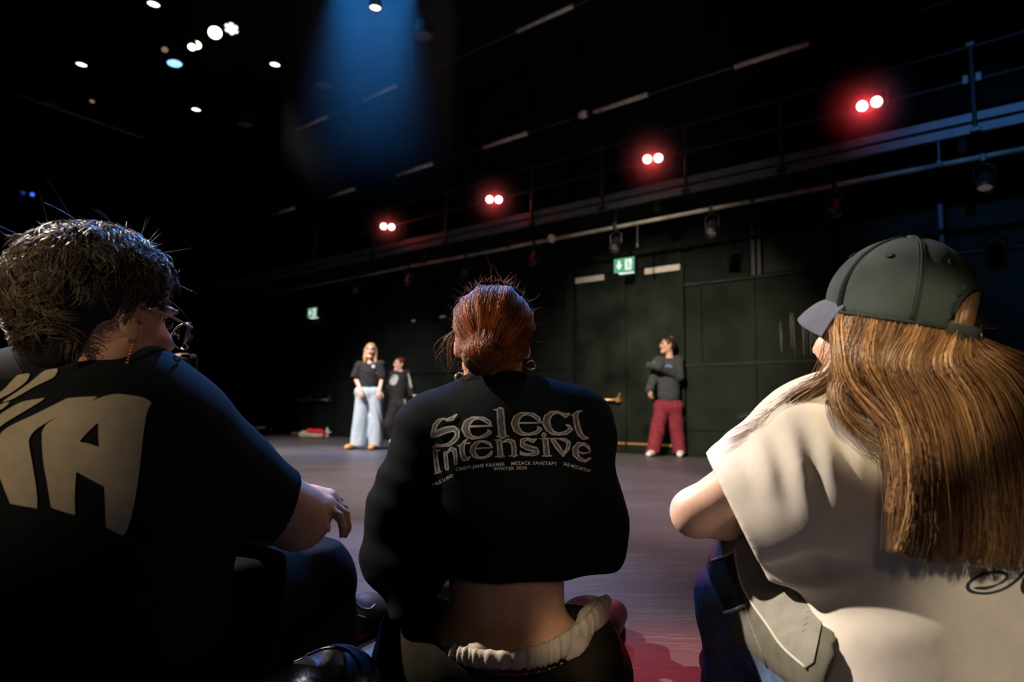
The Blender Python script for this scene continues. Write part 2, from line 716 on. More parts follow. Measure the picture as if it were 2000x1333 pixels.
def decal(name, bvh, F, box, m, parent, cell=1.0, lift=0.0015, colfn=None, gap=.05):
    """flat print on cloth: outline field F over box (as seen square-on), meshed with clean edges and laid onto the surface"""
    x0, y0, x1, y1 = box
    nx, ny = int((x1 - x0) / cell) + 1, int((y1 - y0) / cell) + 1
    gx, gy = x0 + cell * np.arange(nx + 1), y0 + cell * np.arange(ny + 1)
    X, Y = np.meshgrid(gx, gy, indexing='ij')
    f = F(X, Y)
    cnt = (f[:-1, :-1] < 0).astype(int) + (f[1:, :-1] < 0) + (f[:-1, 1:] < 0) + (f[1:, 1:] < 0)
    verts, px, fs, key = [], [], [], {}

    def vert(k, x, y):
        if k in key:
            return key[k]
        q = onto(bvh, x, y, lift)
        if q is None:
            key[k] = None
            return None
        key[k] = len(verts)
        verts.append(tuple(q))
        px.append((x, y))
        return key[k]
    for i, j in zip(*np.nonzero(cnt)):
        cs = [(i, j), (i, j + 1), (i + 1, j + 1), (i + 1, j)]
        poly = []
        for a, b in zip(cs, cs[1:] + cs[:1]):
            fa, fb = f[a], f[b]
            if fa < 0:
                poly.append(vert(a, gx[a[0]], gy[a[1]]))
            if (fa < 0) != (fb < 0):
                t = fa / (fa - fb)
                poly.append(vert((min(a, b), max(a, b)), gx[a[0]] + (gx[b[0]] - gx[a[0]]) * t, gy[a[1]] + (gy[b[1]] - gy[a[1]]) * t))
        if len(poly) < 3 or None in poly or len(set(poly)) < 3:
            continue
        dd = [verts[k][1] for k in poly]
        if max(dd) - min(dd) > gap:
            continue
        fs.append(poly)
    if not fs:
        return None
    me = bpy.data.meshes.new(name)
    me.from_pydata(verts, [], fs)
    me.polygons.foreach_set('use_smooth', np.ones(len(fs), bool))
    if colfn is not None:
        pa = np.array(px)
        ca = me.color_attributes.new('Col', 'FLOAT_COLOR', 'POINT')
        c4 = np.ones((len(verts), 4), np.float32)
        c4[:, :3] = colfn(pa[:, 0], pa[:, 1])
        ca.data.foreach_set('color', c4.ravel())
    me.update()
    return link(name, me, m, parent)


def text_on(name, bvh, txt, base, size, m, parent, lift=.0015, width=1.0, bold=.012):
    """sans lettering set along a baseline (list of photo points) and laid onto the cloth"""
    cu = bpy.data.curves.new('t', 'FONT')
    cu.body = txt
    cu.size = 1.0
    cu.resolution_u = 3
    cu.offset = bold
    cu.space_character = 1.08
    ob = bpy.data.objects.new('t', cu)
    COL.objects.link(ob)
    bpy.context.view_layer.update()
    me = ob.to_mesh()
    bm = bmesh.new()
    bm.from_mesh(me)
    ob.to_mesh_clear()
    bpy.data.objects.remove(ob)
    bmesh.ops.triangulate(bm, faces=bm.faces[:])
    bmesh.ops.subdivide_edges(bm, edges=[e for e in bm.edges if e.calc_length() > .25], cuts=1)
    bmesh.ops.triangulate(bm, faces=bm.faces[:])
    bp_ = catmull([(a, b, 0) for a, b in base], 60)[:, :2]
    sl = np.concatenate([[0], np.cumsum(np.hypot(*np.diff(bp_, axis=0).T))])
    tw = max(v.co.x for v in bm.verts)
    ok = True
    for v in bm.verts:
        t = v.co.x / tw * sl[-1]
        x, y = np.interp(t, sl, bp_[:, 0]), np.interp(t, sl, bp_[:, 1])
        t2 = min(t + 1, sl[-1]); t1 = t2 - 1
        dx, dy = np.interp(t2, sl, bp_[:, 0]) - np.interp(t1, sl, bp_[:, 0]), np.interp(t2, sl, bp_[:, 1]) - np.interp(t1, sl, bp_[:, 1])
        L_ = math.hypot(dx, dy)
        h = v.co.y * size
        q = onto(bvh, x + dy / L_ * h, y - dx / L_ * h, lift)
        if q is None:
            q = P(x, y, 1.3)
        v.co = q
    me = bpy.data.meshes.new(name)
    bm.to_mesh(me)
    bm.free()
    return link(name, me, m, parent)


def line_on(name, bvh, pts, r, m, parent, n=40, lift=None, sides=6):
    """piping / seam: a thin cord following the cloth"""
    path = catmull([(a, b, 0) for a, b in pts], n)
    q = [onto(bvh, x, y, r * .3 if lift is None else lift) for x, y, _ in path]
    q = [p for p in q if p is not None]
    if len(q) < 2:
        return None
    return MB().tube(q, r, sides).build(name, m, parent, True)
# ================================================================== the hall
def struct(o):
    o['kind'] = 'structure'
    return o


def room_box(mb, s0, s1, o0, o1, z0, z1, bev=0.0):
    """box in wall coordinates: along the wall, off the wall, height"""
    return mb.box(W((s0 + s1) / 2, (z0 + z1) / 2, (o0 + o1) / 2), (abs(s1 - s0), abs(o1 - o0), abs(z1 - z0)), ROOM_M, bev)


S_FAR, S_NEAR, O_MAX, Z_TOP = 13.2, -9.0, 15.0, 6.7

# floor: dark vinyl dance floor with scuffs
fm, nt, b = _nt('dance_floor_vinyl')
tc = nt.nodes.new('ShaderNodeTexCoord')
n1 = nt.nodes.new('ShaderNodeTexNoise'); n1.inputs['Scale'].default_value = 1.3; n1.inputs['Detail'].default_value = 5
nt.links.new(tc.outputs['Object'], n1.inputs['Vector'])
mp = nt.nodes.new('ShaderNodeMapping'); mp.inputs['Scale'].default_value = (2.0, 26.0, 1.0); mp.inputs['Rotation'].default_value = (0, 0, 0.25)
nt.links.new(tc.outputs['Object'], mp.inputs['Vector'])
n2 = nt.nodes.new('ShaderNodeTexNoise'); n2.inputs['Scale'].default_value = 2.2; n2.inputs['Detail'].default_value = 8; n2.inputs['Distortion'].default_value = 1.6
nt.links.new(mp.outputs[0], n2.inputs['Vector'])
r1 = nt.nodes.new('ShaderNodeValToRGB')
r1.color_ramp.elements[0].position = .3; r1.color_ramp.elements[0].color = (.060, .056, .060, 1)
r1.color_ramp.elements[1].position = .75; r1.color_ramp.elements[1].color = (.098, .092, .096, 1)
nt.links.new(n1.outputs['Fac'], r1.inputs[0])
r2 = nt.nodes.new('ShaderNodeValToRGB')
r2.color_ramp.elements[0].position = .56; r2.color_ramp.elements[0].color = (0, 0, 0, 1)
r2.color_ramp.elements[1].position = .74; r2.color_ramp.elements[1].color = (.5, .5, .5, 1)
nt.links.new(n2.outputs['Fac'], r2.inputs[0])
mx = nt.nodes.new('ShaderNodeMix'); mx.data_type = 'RGBA'
nt.links.new(r2.outputs[0], mx.inputs[0]); nt.links.new(r1.outputs[0], mx.inputs[6]); mx.inputs[7].default_value = (.26, .25, .25, 1)
nt.links.new(mx.outputs[2], b.inputs['Base Color'])
mr = nt.nodes.new('ShaderNodeMapRange'); mr.inputs['To Min'].default_value = .34; mr.inputs['To Max'].default_value = .5
nt.links.new(n2.outputs['Fac'], mr.inputs[0]); nt.links.new(mr.outputs[0], b.inputs['Roughness'])
b.inputs['Specular IOR Level'].default_value = .45
bp = nt.nodes.new('ShaderNodeBump'); bp.inputs['Strength'].default_value = .12; bp.inputs['Distance'].default_value = .004
nt.links.new(n2.outputs['Fac'], bp.inputs['Height']); nt.links.new(bp.outputs[0], b.inputs['Normal'])

mb = MB(); room_box(mb, S_NEAR, S_FAR, -0.3, O_MAX, -0.2, 0.0)
FLOOR = struct(mb.build('floor', fm))

M_BLACK = mat('black_wall_paint', (.0080, .0100, .0088), .8, .1, noise=.35, scale=2.0)
M_PANEL = mat('dark_green_panel_paint', (.0120, .0150, .0102), .7, .08, noise=.45, scale=1.7, bump=.05, bscale=30, detail=6)
M_PANEL2 = mat('worn_panel_paint', (.026, .029, .021), .7, .1, noise=.35, scale=2.6, bump=.05, bscale=30, detail=7)
M_DOOR = mat('scuffed_door_paint', (.0100, .0135, .0090), .7, .1, noise=.85, scale=1.6, bump=.04, bscale=20, detail=7)
M_DKMETAL = mat('black_metal', (.012, .012, .012), .45, .5, noise=.2, scale=6)
M_STEEL = mat('dull_steel', (.30, .30, .28), .42, .5, metal=.85, noise=.2, scale=14)
M_PIPE = mat('grey_pipe', (.30, .28, .22), .5, .5, noise=.35, scale=5)
M_WHITE = mat('white_board', (.62, .54, .44), .6, .4, noise=.12, scale=14)
M_TAPE = mat('pale_tape', (.66, .60, .52), .6, .4, noise=.3, scale=16)
M_RUN = mat('dried_paint', (.13, .13, .085), .6, .3, noise=.3, scale=30)
M_BRASS = mat('brass_strip', (.75, .42, .16), .35, .5, metal=.7, noise=.2, scale=20)
M_PLASTIC = mat('black_plastic', (.015, .015, .016), .5, .5)

# the panelled wall on the right
mb = MB(); room_box(mb, S_NEAR, S_FAR, -0.30, -0.03, 0.0, Z_TOP)
WALL = struct(mb.build('wall_right', M_BLACK))
g = 0.010


def panel(s0, s1, z0, z1, m=M_PANEL, o1=0.0, name='wall_panel'):
    mb = MB(); room_box(mb, min(s0, s1) + g / 2, max(s0, s1) - g / 2, -0.04, o1, z0 + g / 2, z1 - g / 2, .004)
    return mb.build(name, m, WALL)


cols_r = [.13, -.86, -1.80, -3.0, -4.2, -5.4]
for i, (a, c) in enumerate(zip(cols_r[:-1], cols_r[1:])):
    # lower board
    if i == 0:
        panel(a, c, 0.0, .36); panel(a, c, .36, 1.27, o1=.003)
        panel(a, -.11, 1.29, 2.42); panel(-.11, c, 1.29, 2.42, o1=-.004)
    else:
        panel(a, c, 0.0, 1.27, o1=-.004 + .005 * (i % 2)); panel(a, c, 1.29, 2.42, o1=.004 * (i % 2))
    # dado rail and ledge
    mb = MB(); room_box(mb, min(a, c), max(a, c), -.03, .018, 1.262, 1.297, .004); mb.build('dado_rail', M_PANEL2, WALL)
    mb = MB(); room_box(mb, min(a, c), max(a, c), -.03, .035, 2.42, 2.455, .004); mb.build('ledge', M_PANEL2, WALL)
# upper bay: a dark recess, then lighter boards between posts
panel(-.98, -1.36, 2.47, 2.98, M_PANEL2, -.005); panel(-1.36, -1.74, 2.47, 2.98, M_PANEL2, -.005)
panel(-1.86, -2.9, 2.47, 2.98, M_PANEL, -.005); panel(-3.05, -4.2, 2.47, 2.98, M_PANEL, -.005)
panel(.05, -.80, 2.47, 2.50, M_PANEL, -.01, 'recess_sill'); panel(.05, -.80, 2.90, 2.98, M_PANEL, -.005)
for s in (-.86, -.94, -1.80, -3.0):
    mb = MB(); room_box(mb, s - .025, s + .025, -.03, .05, 2.455, 3.4, .006); mb.build('post', M_DKMETAL, WALL)
for a, c in ((.13, -1.8), (-1.8, -4.2)):
    panel(a, c, 2.99, 3.42, M_BLACK, -.01)
# paint runs on the board
rr = random.Random(5)
for k in range(15):
    s = -1.18 - rr.random() * .46
    z1 = 1.75 + rr.random() * .20 - abs(s + 1.4) * .35
    z0 = 1.34 + rr.random() * .22
    mb = MB(); w = .005 + rr.random() * .010
    pts = [W(s + rr.uniform(-.004, .004), z1 - (z1 - z0) * t, .0045) for t in (0, .3, .6, 1)]
    mb.tube(pts, [w * .6, w, w * .7, w * .25], 5)
    mb.build('paint_run', M_RUN, WALL)
# left of the door: black boards
cols_l = [2.16, 3.38, 4.60, 5.82, 7.04, 8.24]
for i, (a, c) in enumerate(zip(cols_l[:-1], cols_l[1:])):
    panel(a, c, 0.0, 1.27, M_BLACK, .004 * (i % 2)); panel(a, c, 1.29, 2.36, M_BLACK, -.003 * (i % 2)); panel(a, c, 2.38, 3.42, M_BLACK, 0)
for a, c in ((10.24, 11.6), (11.6, 13.2)):
    panel(a, c, 0.0, 1.27, M_BLACK); panel(a, c, 1.29, 2.42, M_BLACK)
# pillar beside the door
mb = MB(); room_box(mb, 2.00, 2.15, -.03, .10, 0, 3.42, .01); mb.build('pillar', M_BLACK, WALL)
# small labels stuck to the black boards
for px, py, w in ((808, 627, .10), (865, 619, .16)):
    s, z = WP(px, py)
    mb = MB(); room_box(mb, s - w / 2, s + w / 2, 0.0, .006, z - .02, z + .02); mb.build('wall_label', M_TAPE, WALL)


def double_door(name, s0, s1, ztop, m, bar_m, white=True):
    """s0 right jamb, s1 left jamb"""
    root = empty(name, W((s0 + s1) / 2, 0, 0))
    root['kind'] = 'structure'
    mid = (s0 + s1) / 2
    for a, c in ((s0, mid), (mid, s1)):
        mb = MB(); room_box(mb, a + .006, c - .006, -.03, .005, .012, ztop - .06, .006)
        leaf = mb.build('door_leaf', m, root)
        mb = MB(); room_box(mb, a + .02, c - .02, .002, .016, .125, .155, .003)
        mb.build('kick_strip', M_BRASS if white else M_DKMETAL, leaf)
        # push bar with brackets
        zb = .79
        if white and a == s0:
            continue
        mb = MB()
        mb.tube([W(a + .10, zb, .09), W(c - .10, zb, .09)], .017, 10)
        bar = mb.build('push_bar', bar_m, leaf, True)
        for e in (a + .10, c - .10):
            mb = MB(); room_box(mb, e - .03, e + .03, .0, .105, zb - .035, zb + .035, .008)
            mb.tube([W(e, zb + .10, .02), W(e, zb, .09)], .012, 8)
            mb.build('bar_bracket', bar_m, leaf)
    mb = MB()
    room_box(mb, s0 - .045, s0, -.03, .03, 0, ztop + .03, .004)
    mb.build('door_jamb', M_PANEL if white else M_BLACK, root)
    mb = MB(); room_box(mb, s1, s1 + .03, -.03, .03, 0, ztop + .03, .004)
    mb.build('door_jamb', M_BLACK, root)
    mb = MB(); room_box(mb, s0, s1, -.03, .02, ztop - .06, ztop + .03, .004)
    mb.build('door_lintel', M_BLACK, root)
    mb = MB(); room_box(mb, s0, s1, -.03, .0, ztop + .05, ztop + .36, .004)
    mb.build('transom_panel', m, root)
    for a, c in ((s0 + .0, s0 + .56), (s1 - .53, s1 - .0)):
        mb = MB(); room_box(mb, a, c, .01, .045, ztop - .055, ztop + .035, .004)
        mb.build('door_closer_cover', M_WHITE if white else M_DKMETAL, root)
    return root


DOOR1 = double_door('door_1', .19, 1.99, 2.72, M_DOOR, M_BRASS)
DOOR2 = double_door('door_2', 8.32, 10.16, 2.72, M_BLACK, M_STEEL, False)

# other walls, ceiling
mb = MB(); room_box(mb, S_FAR, S_FAR + .3, -.3, O_MAX, 0, Z_TOP)
WFAR = struct(mb.build('wall_far', M_BLACK))
for k in range(10):
    mb = MB(); room_box(mb, S_FAR - .03, S_FAR, .1 + k * 1.22, 1.30 + k * 1.22, .02, 2.4, .004); mb.build('wall_panel', M_BLACK, WFAR)
mb = MB(); room_box(mb, S_NEAR, S_FAR, O_MAX, O_MAX + .3, 0, Z_TOP)
struct(mb.build('wall_left', M_BLACK))
mb = MB(); room_box(mb, S_NEAR - .3, S_NEAR, -.3, O_MAX, 0, Z_TOP)
struct(mb.build('wall_back', M_BLACK))
mb = MB(); room_box(mb, S_NEAR, S_FAR, -.3, O_MAX, Z_TOP, Z_TOP + .3)
struct(mb.build('ceiling', M_BLACK))

# ------------------------------------------------------------------ exit signs
M_GREEN = mat('exit_green', (.02, .25, .09), .5, .4, emit=(.22, .62, .36), estr=.46)
M_SIGNW = mat('exit_white', (.8, .9, .85), .5, .4, emit=(.82, 1.0, .90), estr=.95)


def exit_sign(px, py, label, k=1.0):
    s, z = WP(px, py, .10)
    w, h = .36, .23
    root = empty('exit_sign', W(s, z, .06))
    mb = MB(); room_box(mb, s - w / 2, s + w / 2, -.03, .10, z - h / 2, z + h / 2, .008); mb.build('housing', M_PLASTIC, root)
    mb = MB(); room_box(mb, s - w / 2 + .006, s + w / 2 - .006, .098, .104, z - h / 2 + .006, z + h / 2 - .006); mb.build('lit_panel', M_GREEN, root)
    # arrow pointing down (left as seen = larger s)
    mb = MB()
    c = s + .085
    o = .107
    room_box(mb, c - .016, c + .016, .104, o, z + .005, z + .075)
    vs = [W(c - .05, z + .01, oo) for oo in (.104, o)] + [W(c + .05, z + .01, oo) for oo in (.104, o)] + [W(c, z - .065, oo) for oo in (.104, o)]
    mb.add(vs, [(0, 2, 4), (1, 5, 3), (0, 1, 3, 2), (2, 3, 5, 4), (4, 5, 1, 0)])
    mb.build('arrow', M_SIGNW, root)
    # running figure in a doorway
    c = s - .075
    mb = MB()
    room_box(mb, c - .055, c + .055, .1035, .1055, z - .085, z + .085)
    mb.build('doorway_symbol', M_SIGNW, root)
    mb = MB()
    q = lambda a, e: W(c + a, z + e, .108)
    mb.lathe([(0, 0), (.014, 0), (.014, .004), (0, .004)], q(.006, .058), WN, 10)
    mb.tube([q(.004, .04), q(-.006, -.01)], .012, 5)
    mb.tube([q(.002, .035), q(.030, .015), q(.036, -.006)], .006, 5)
    mb.tube([q(0, .035), q(-.028, .028), q(-.034, .008)], .006, 5)
    mb.tube([q(-.006, -.01), q(.022, -.03), q(.016, -.07)], .007, 5)
    mb.tube([q(-.006, -.01), q(-.02, -.04), q(-.042, -.05)], .007, 5)
    mb.build('running_figure', M_GREEN, root)
    mb = MB(); room_box(mb, s - w / 2 + .04, s + w / 2 - .08, .03, .10, z - h / 2 - .012, z - h / 2); mb.build('downlight_strip', M_SIGNW, root)
    tag(root, label, 'exit sign')
    return root


exit_sign(1219, 518, 'lit green and white exit sign above the tall double door')
exit_sign(610, 611, 'small distant exit sign glowing above the unlit door at the far left')
# ================================================================== gallery along the wall
GO = 1.0        # the gallery edge stands this far off the wall
M_BLUEGREY = mat('painted_steel_channel', (.10, .105, .11), .5, .5, noise=.2, scale=8)
gal = empty('gallery', W(4, 3.42, .5))
mb = MB(); room_box(mb, -6, S_FAR, -.02, GO - .06, 3.42, 3.47); mb.build('gallery_deck', M_BLACK, gal)
for z0, z1 in ((3.44, 3.535), (3.565, 3.655)):
    mb = MB(); room_box(mb, -6, S_FAR, GO - .06, GO + .0, z0, z1, .006); mb.build('edge_channel', M_BLUEGREY, gal)
for s in (-5.2, -3.42, -1.55, -.35, .9, 2.15, 4.0, 5.9, 7.8, 9.7, 11.6):
    mb = MB(); mb.tube([W(s, 3.45, GO + .02), W(s, 4.36, GO + .02)], .022, 8)
    mb.box(W(s, 3.46, GO + .02), (.09, .07, .05), ROOM_M, .006)
    mb.box(W(s, 4.36, GO + .02), (.08, .06, .05), ROOM_M, .008)
    mb.build('railing_post', M_DKMETAL, gal)
for z in (3.98, 4.34):
    mb = MB(); mb.tube([W(-6, z, GO + .02), W(S_FAR, z, GO + .02)], .018, 8); mb.build('guard_rail' if z < 4.2 else 'hand_rail', M_DKMETAL, gal)
for k in range(11):
    s = -5 + k * 1.7
    mb = MB(); room_box(mb, s - .04, s + .04, -.02, GO - .06, 3.28, 3.42, .006); mb.build('bracket_beam', M_BLACK, gal)
# boards behind the railing on the gallery
for k in range(9):
    s = -5.2 + k * 1.9
    mb = MB(); room_box(mb, s, s + 1.86, -.03, .0, 3.55, 4.75, .004); mb.build('gallery_wall_panel', M_BLACK, gal)
# small cable tags on the post that catches the blue light
s0, z0 = -3.42, 3.98
for d in (-.055, .055):
    mb = MB(); mb.box(W(s0 + d, z0 + .01, GO + .05), (.05, .03, .09), ROOM_M, .006); mb.build('rail_clamp', M_BLUEGREY, gal)
tag(gal, 'long black steel gallery with railing running along the panelled wall', 'gallery')

# lighting pipe hung below the gallery
PIPE_O, PIPE_Z = 1.0, 3.18


def pipe_pt(px, z_ref=None):
    """s on the lighting pipe for a photo column"""
    lo, hi = -6.0, 13.0
    for _ in range(40):
        m = (lo + hi) / 2
        v = W(m, PIPE_Z, PIPE_O) - CAM
        x = 1000 + FPX * v.dot(_R) / v.dot(_F)
        if x > px:
            lo = m
        else:
            hi = m
    return (lo + hi) / 2


lp = empty('lighting_pipe', W(3, PIPE_Z, PIPE_O))
mb = MB(); mb.tube([W(-6, PIPE_Z, PIPE_O), W(S_FAR - .1, PIPE_Z - .06, PIPE_O)], .027, 10); mb.build('pipe', M_PIPE, lp, True)
for k in range(10):
    s = -5 + 1.9 * k
    mb = MB(); mb.tube([W(s, PIPE_Z, PIPE_O), W(s, 3.43, PIPE_O - .03)], .012, 6); mb.box(W(s, PIPE_Z, PIPE_O), (.05, .08, .08), ROOM_M, .01)
    mb.build('hanger', M_DKMETAL, lp)
tag(lp, 'long pale pipe hanging under the gallery edge across the picture', 'pipe')

M_LENS_GLINT = mat('glint_lamp_lens', (.3, .3, .28), .2, .5, emit=(1.0, .86, .7), estr=.05)  # weak emission stands in for reflected specks on unlit lenses
M_LENS_OFF = mat('dark_lamp_lens', (.05, .05, .05), .12, .6)
LAMP_WHERE = ['above the baseball cap', 'just left of the baseball cap', 'midway between the exit sign and the cap', 'left above the green exit sign',
              'right above the bun of the seated woman', 'left above the bun of the seated woman', 'above the emblem dancer',
              'leftmost on the pipe, over the blonde dancer']


def hang_lamp(s, label, lens, tilt=.35, sc=1.0):
    top = W(s, PIPE_Z - .02, PIPE_O)
    root = empty('hanging_lamp', top)
    mb = MB(); mb.box(top, (.05, .07, .08), ROOM_M, .008); mb.build('clamp', M_DKMETAL, root)
    c = top + Vector((0, 0, -.24 * sc))
    ax = (WN * math.cos(tilt) * .5 - ZUP * .9).normalized()
    mb = MB()
    for e in (-1, 1):
        mb.tube([top + Vector((0, 0, -.05)), top + Vector((0, 0, -.10)) + WU * .085 * e * sc, c + WU * .085 * e * sc], .008, 6)
    mb.build('yoke', M_DKMETAL, root)
    mb = MB(); mb.lathe([(.0, -.11), (.045, -.105), (.065, -.06), (.07, .05), (.078, .06), (.078, .11), (.07, .11), (.066, .06), (0, .05)], c, ax, 16)
    for i in range(len(mb.v)):
        mb.v[i] = tuple(c + (Vector(mb.v[i]) - c) * sc)
    mb.build('can', M_DKMETAL, root, True)
    mb = MB(); mb.lathe([(.066 * sc, .066 * sc), (.05 * sc, .078 * sc), (0, .084 * sc)], c, ax, 16); mb.build('lens', lens, root, True)
    tag(root, label, 'stage lamp', 'unlit lamps hanging from the pipe')
    return root


for i, px in enumerate((1920, 1630, 1390, 1203, 1045, 912, 800, 700)):
    hang_lamp(pipe_pt(px), 'small black stage lamp hanging from the pipe, ' + LAMP_WHERE[i], M_LENS_GLINT if i in (0, 2, 3) else M_LENS_OFF)
mb = MB(); s = pipe_pt(1080); mb.lathe([(0, -.05), (.05, -.045), (.07, 0), (.05, .045), (0, .05)], W(s, PIPE_Z - .02, PIPE_O + .03), WU, 12)
tag(mb.build('pipe_joint', M_TAPE, None, True), 'pale rounded joint on the pipe above the seated woman', 'pipe joint')
for px in (1245,):
    s = pipe_pt(px)
    mb = MB(); mb.tube([W(s, PIPE_Z - .02, PIPE_O), W(s, PIPE_Z - .34, PIPE_O)], .012, 6); mb.tube([W(s, PIPE_Z - .30, PIPE_O), W(s, PIPE_Z - .36, PIPE_O)], .02, 8)
    tag(mb.build('hanging_rod', M_DKMETAL), 'short black rod hanging from the pipe above the exit sign', 'rod')

# ------------------------------------------------------------------ red twin lamps on the gallery rail
M_RED = mat('red_lamp_glass', (.8, .1, .08), .3, .5, emit=(1.0, .55, .50), estr=9.0)
RED_C = []
RED_W = ['largest, upper right', 'above the exit sign', 'above the middle woman',
         'smallest, over the blonde dancer']
for i, (px, py) in enumerate(((1698, 203), (1275, 310), (965, 390), (757, 443))):
    s, z = WP(px, py, GO + .14)
    c = W(s, z, GO + .14)
    ax = (CAM + Vector((0, 3.0, .3)) - c).normalized()
    root = empty('red_twin_lamp', c)
    RED_C.append(c + ax * .12)
    side = ZUP.cross(ax).normalized()
    up = ax.cross(side)
    R = Matrix((side, up, ax)).transposed()
    mb = MB(); mb.box(c - ax * .075, (.30, .17, .12), R, .015); mb.build('housing', M_DKMETAL, root)
    mb = MB()
    for e in (-1, 1):
        mb.tube([c + side * .16 * e - ax * .06, c + side * .16 * e - ax * .06 + ZUP * .12], .008, 6)
    mb.tube([c - side * .16 - ax * .06 + ZUP * .12, c + side * .16 - ax * .06 + ZUP * .12], .008, 6)
    mb.tube([c - ax * .06 + ZUP * .12, c - ax * .06 + ZUP * .20 - WN * .04], .01, 6)
    mb.build('yoke', M_DKMETAL, root)
    for e in (-1, 1):
        q = c + side * .072 * e
        mb = MB(); mb.lathe([(.064, -.02), (.066, .012), (.058, .012), (.056, -.005)], q, ax, 20); mb.build('bezel', M_DKMETAL, root, True)
        mb = MB(); mb.lathe([(.058, .0), (.045, .012), (.02, .018), (0, .019)], q, ax, 20); mb.build('glowing_lens', M_RED, root, True)
    tag(root, 'twin round stage lamp glowing red on the railing, ' + RED_W[i], 'stage lamp', 'red lamps on the gallery railing')
    ld = bpy.data.lights.new('red_lamp_light', 'SPOT'); ld.energy = (34, 24, 17, 10)[i]; ld.color = (1.0, .015, .03); ld.spot_size = 2.6; ld.spot_blend = .8; ld.shadow_soft_size = .05
    lo = bpy.data.objects.new('red_lamp_light', ld); COL.objects.link(lo); lo.location = c + ax * .05
    lo.rotation_euler = (ax).to_track_quat('-Z', 'Y').to_euler(); lo.parent = root; lo.matrix_parent_inverse = root.matrix_basis.inverted()

# ------------------------------------------------------------------ high tracks with pale sleeves


def hi_track(name, off, z, secs, label, r=.022, smin=-6.0, smax=12.4, sl_r=.035):
    root = empty(name, W(3, z, off))
    mb = MB(); mb.tube([W(smin, z, off), W(smax, z, off)], r, 8); mb.build('pipe', M_DKMETAL, root, True)
    for (x0, y0, x1, y1) in secs:
        s0, _ = WP(x0, y0, off)
        s1, _ = WP(x1, y1, off)
        mb = MB(); mb.tube([W(s0, z, off), W(s1, z, off)], sl_r, 8); mb.build('pale_sleeve', M_TAPE, root, True)
    for k in range(8):
        s = smin + 1 + k * 2.2
        mb = MB(); mb.tube([W(s, z, off), W(s, Z_TOP, off)], .008, 5); mb.build('hanger', M_DKMETAL, root)
    tag(root, label, 'lighting track')
    return root


hi_track('lighting_track', 1.0, 4.94, ((1435, 135, 1580, 93), (1160, 218, 1265, 190), (945, 293, 1030, 266), (775, 348, 845, 325), (640, 390, 693, 375), (528, 425, 575, 412)),
         'long dark overhead track with evenly spaced pale sleeves above the red lamps')
mb = MB(); s, z = WP(1139, 224, 1.0); mb.lathe([(0, -.07), (.05, -.06), (.065, 0), (.05, .06), (0, .07)], W(s, z, 1.0), WU, 12)
tag(mb.build('track_joint', M_TAPE, None, True), 'pale knob on the overhead track between two sleeves', 'track joint')


def off_at(px, py, z):
    q = FL(px, py, z) - WO
    return q.dot(WN), q.dot(WU)


o2 = off_at(745, 180, 5.9)[0]
hi_track('lighting_track', o2, 5.9, ((1010, 57, 1120, 12), (710, 193, 775, 168), (580, 252, 640, 225)),
         'highest dark overhead track with faint pale sleeves in the blue haze', sl_r=.03)
o3 = off_at(1830, 8, 5.9)[0]
hi_track('lighting_track', .35, 5.3, ((1790, 18, 1870, -2),), 'dim overhead track crossing the upper right corner', sl_r=.03)
# left cross pipe
pa, pb_ = FL(112, 212, 6.0), FL(228, 252, 6.0)
root = empty('cross_pipe', (pa + pb_) / 2)
d = (pb_ - pa)
mb = MB(); mb.tube([pa - d * .6, pb_ + d * .5], .025, 8); mb.build('pipe', M_PIPE, root, True)
mb = MB(); mb.tube([pa, pa + Vector((0, 0, Z_TOP - 6.0))], .008, 5); mb.build('hanger', M_DKMETAL, root)
tag(root, 'faint pipe crossing the dark ceiling at the upper left', 'pipe')

# ------------------------------------------------------------------ ceiling lamps
M_LAMPW = mat('white_lamp_glass', (.9, .9, .9), .3, .5, emit=(1.0, .93, .88), estr=3.2)
M_LAMPWARM = mat('warm_lamp_glass', (.9, .8, .7), .3, .5, emit=(1.0, .80, .58), estr=7.0)
M_LAMPCOOL = mat('cool_lamp_glass', (.9, .95, 1), .3, .5, emit=(.86, .95, 1.0), estr=1.6)
M_LAMPBLUE = mat('blue_lamp_glass', (.5, .7, 1), .3, .5, emit=(.30, .60, 1.0), estr=1.7)
M_HEX = mat('grey_grille', (.16, .16, .17), .5, .5, noise=.5, scale=60)


def ceil_lamp(px, py, z, r, m, label, group=None, ax=None, name='ceiling_lamp', long=.18):
    c = FL(px, py, z)
    ax = Vector(ax).normalized() if ax is not None else Vector((0, 0, -1))
    root = empty(name, c)
    mb = MB(); mb.lathe([(0, -long), (r * .7, -long), (r * 1.15, -long * .5), (r * 1.2, .01), (r * 1.04, .01), (r * 1.0, -.02)], c, ax, 20); mb.build('housing', M_DKMETAL, root, True)
    mb = MB(); mb.lathe([(r * 1.03, -.006), (r * .7, .006), (0, .012)], c, ax, 20); mb.build('glowing_lens', m, root, True)
    mb = MB(); mb.tube([c - ax * long, Vector((c.x, c.y, Z_TOP))], .012, 6); mb.build('stem', M_DKMETAL, root)
    tag(root, label, 'ceiling lamp', group)
    return root


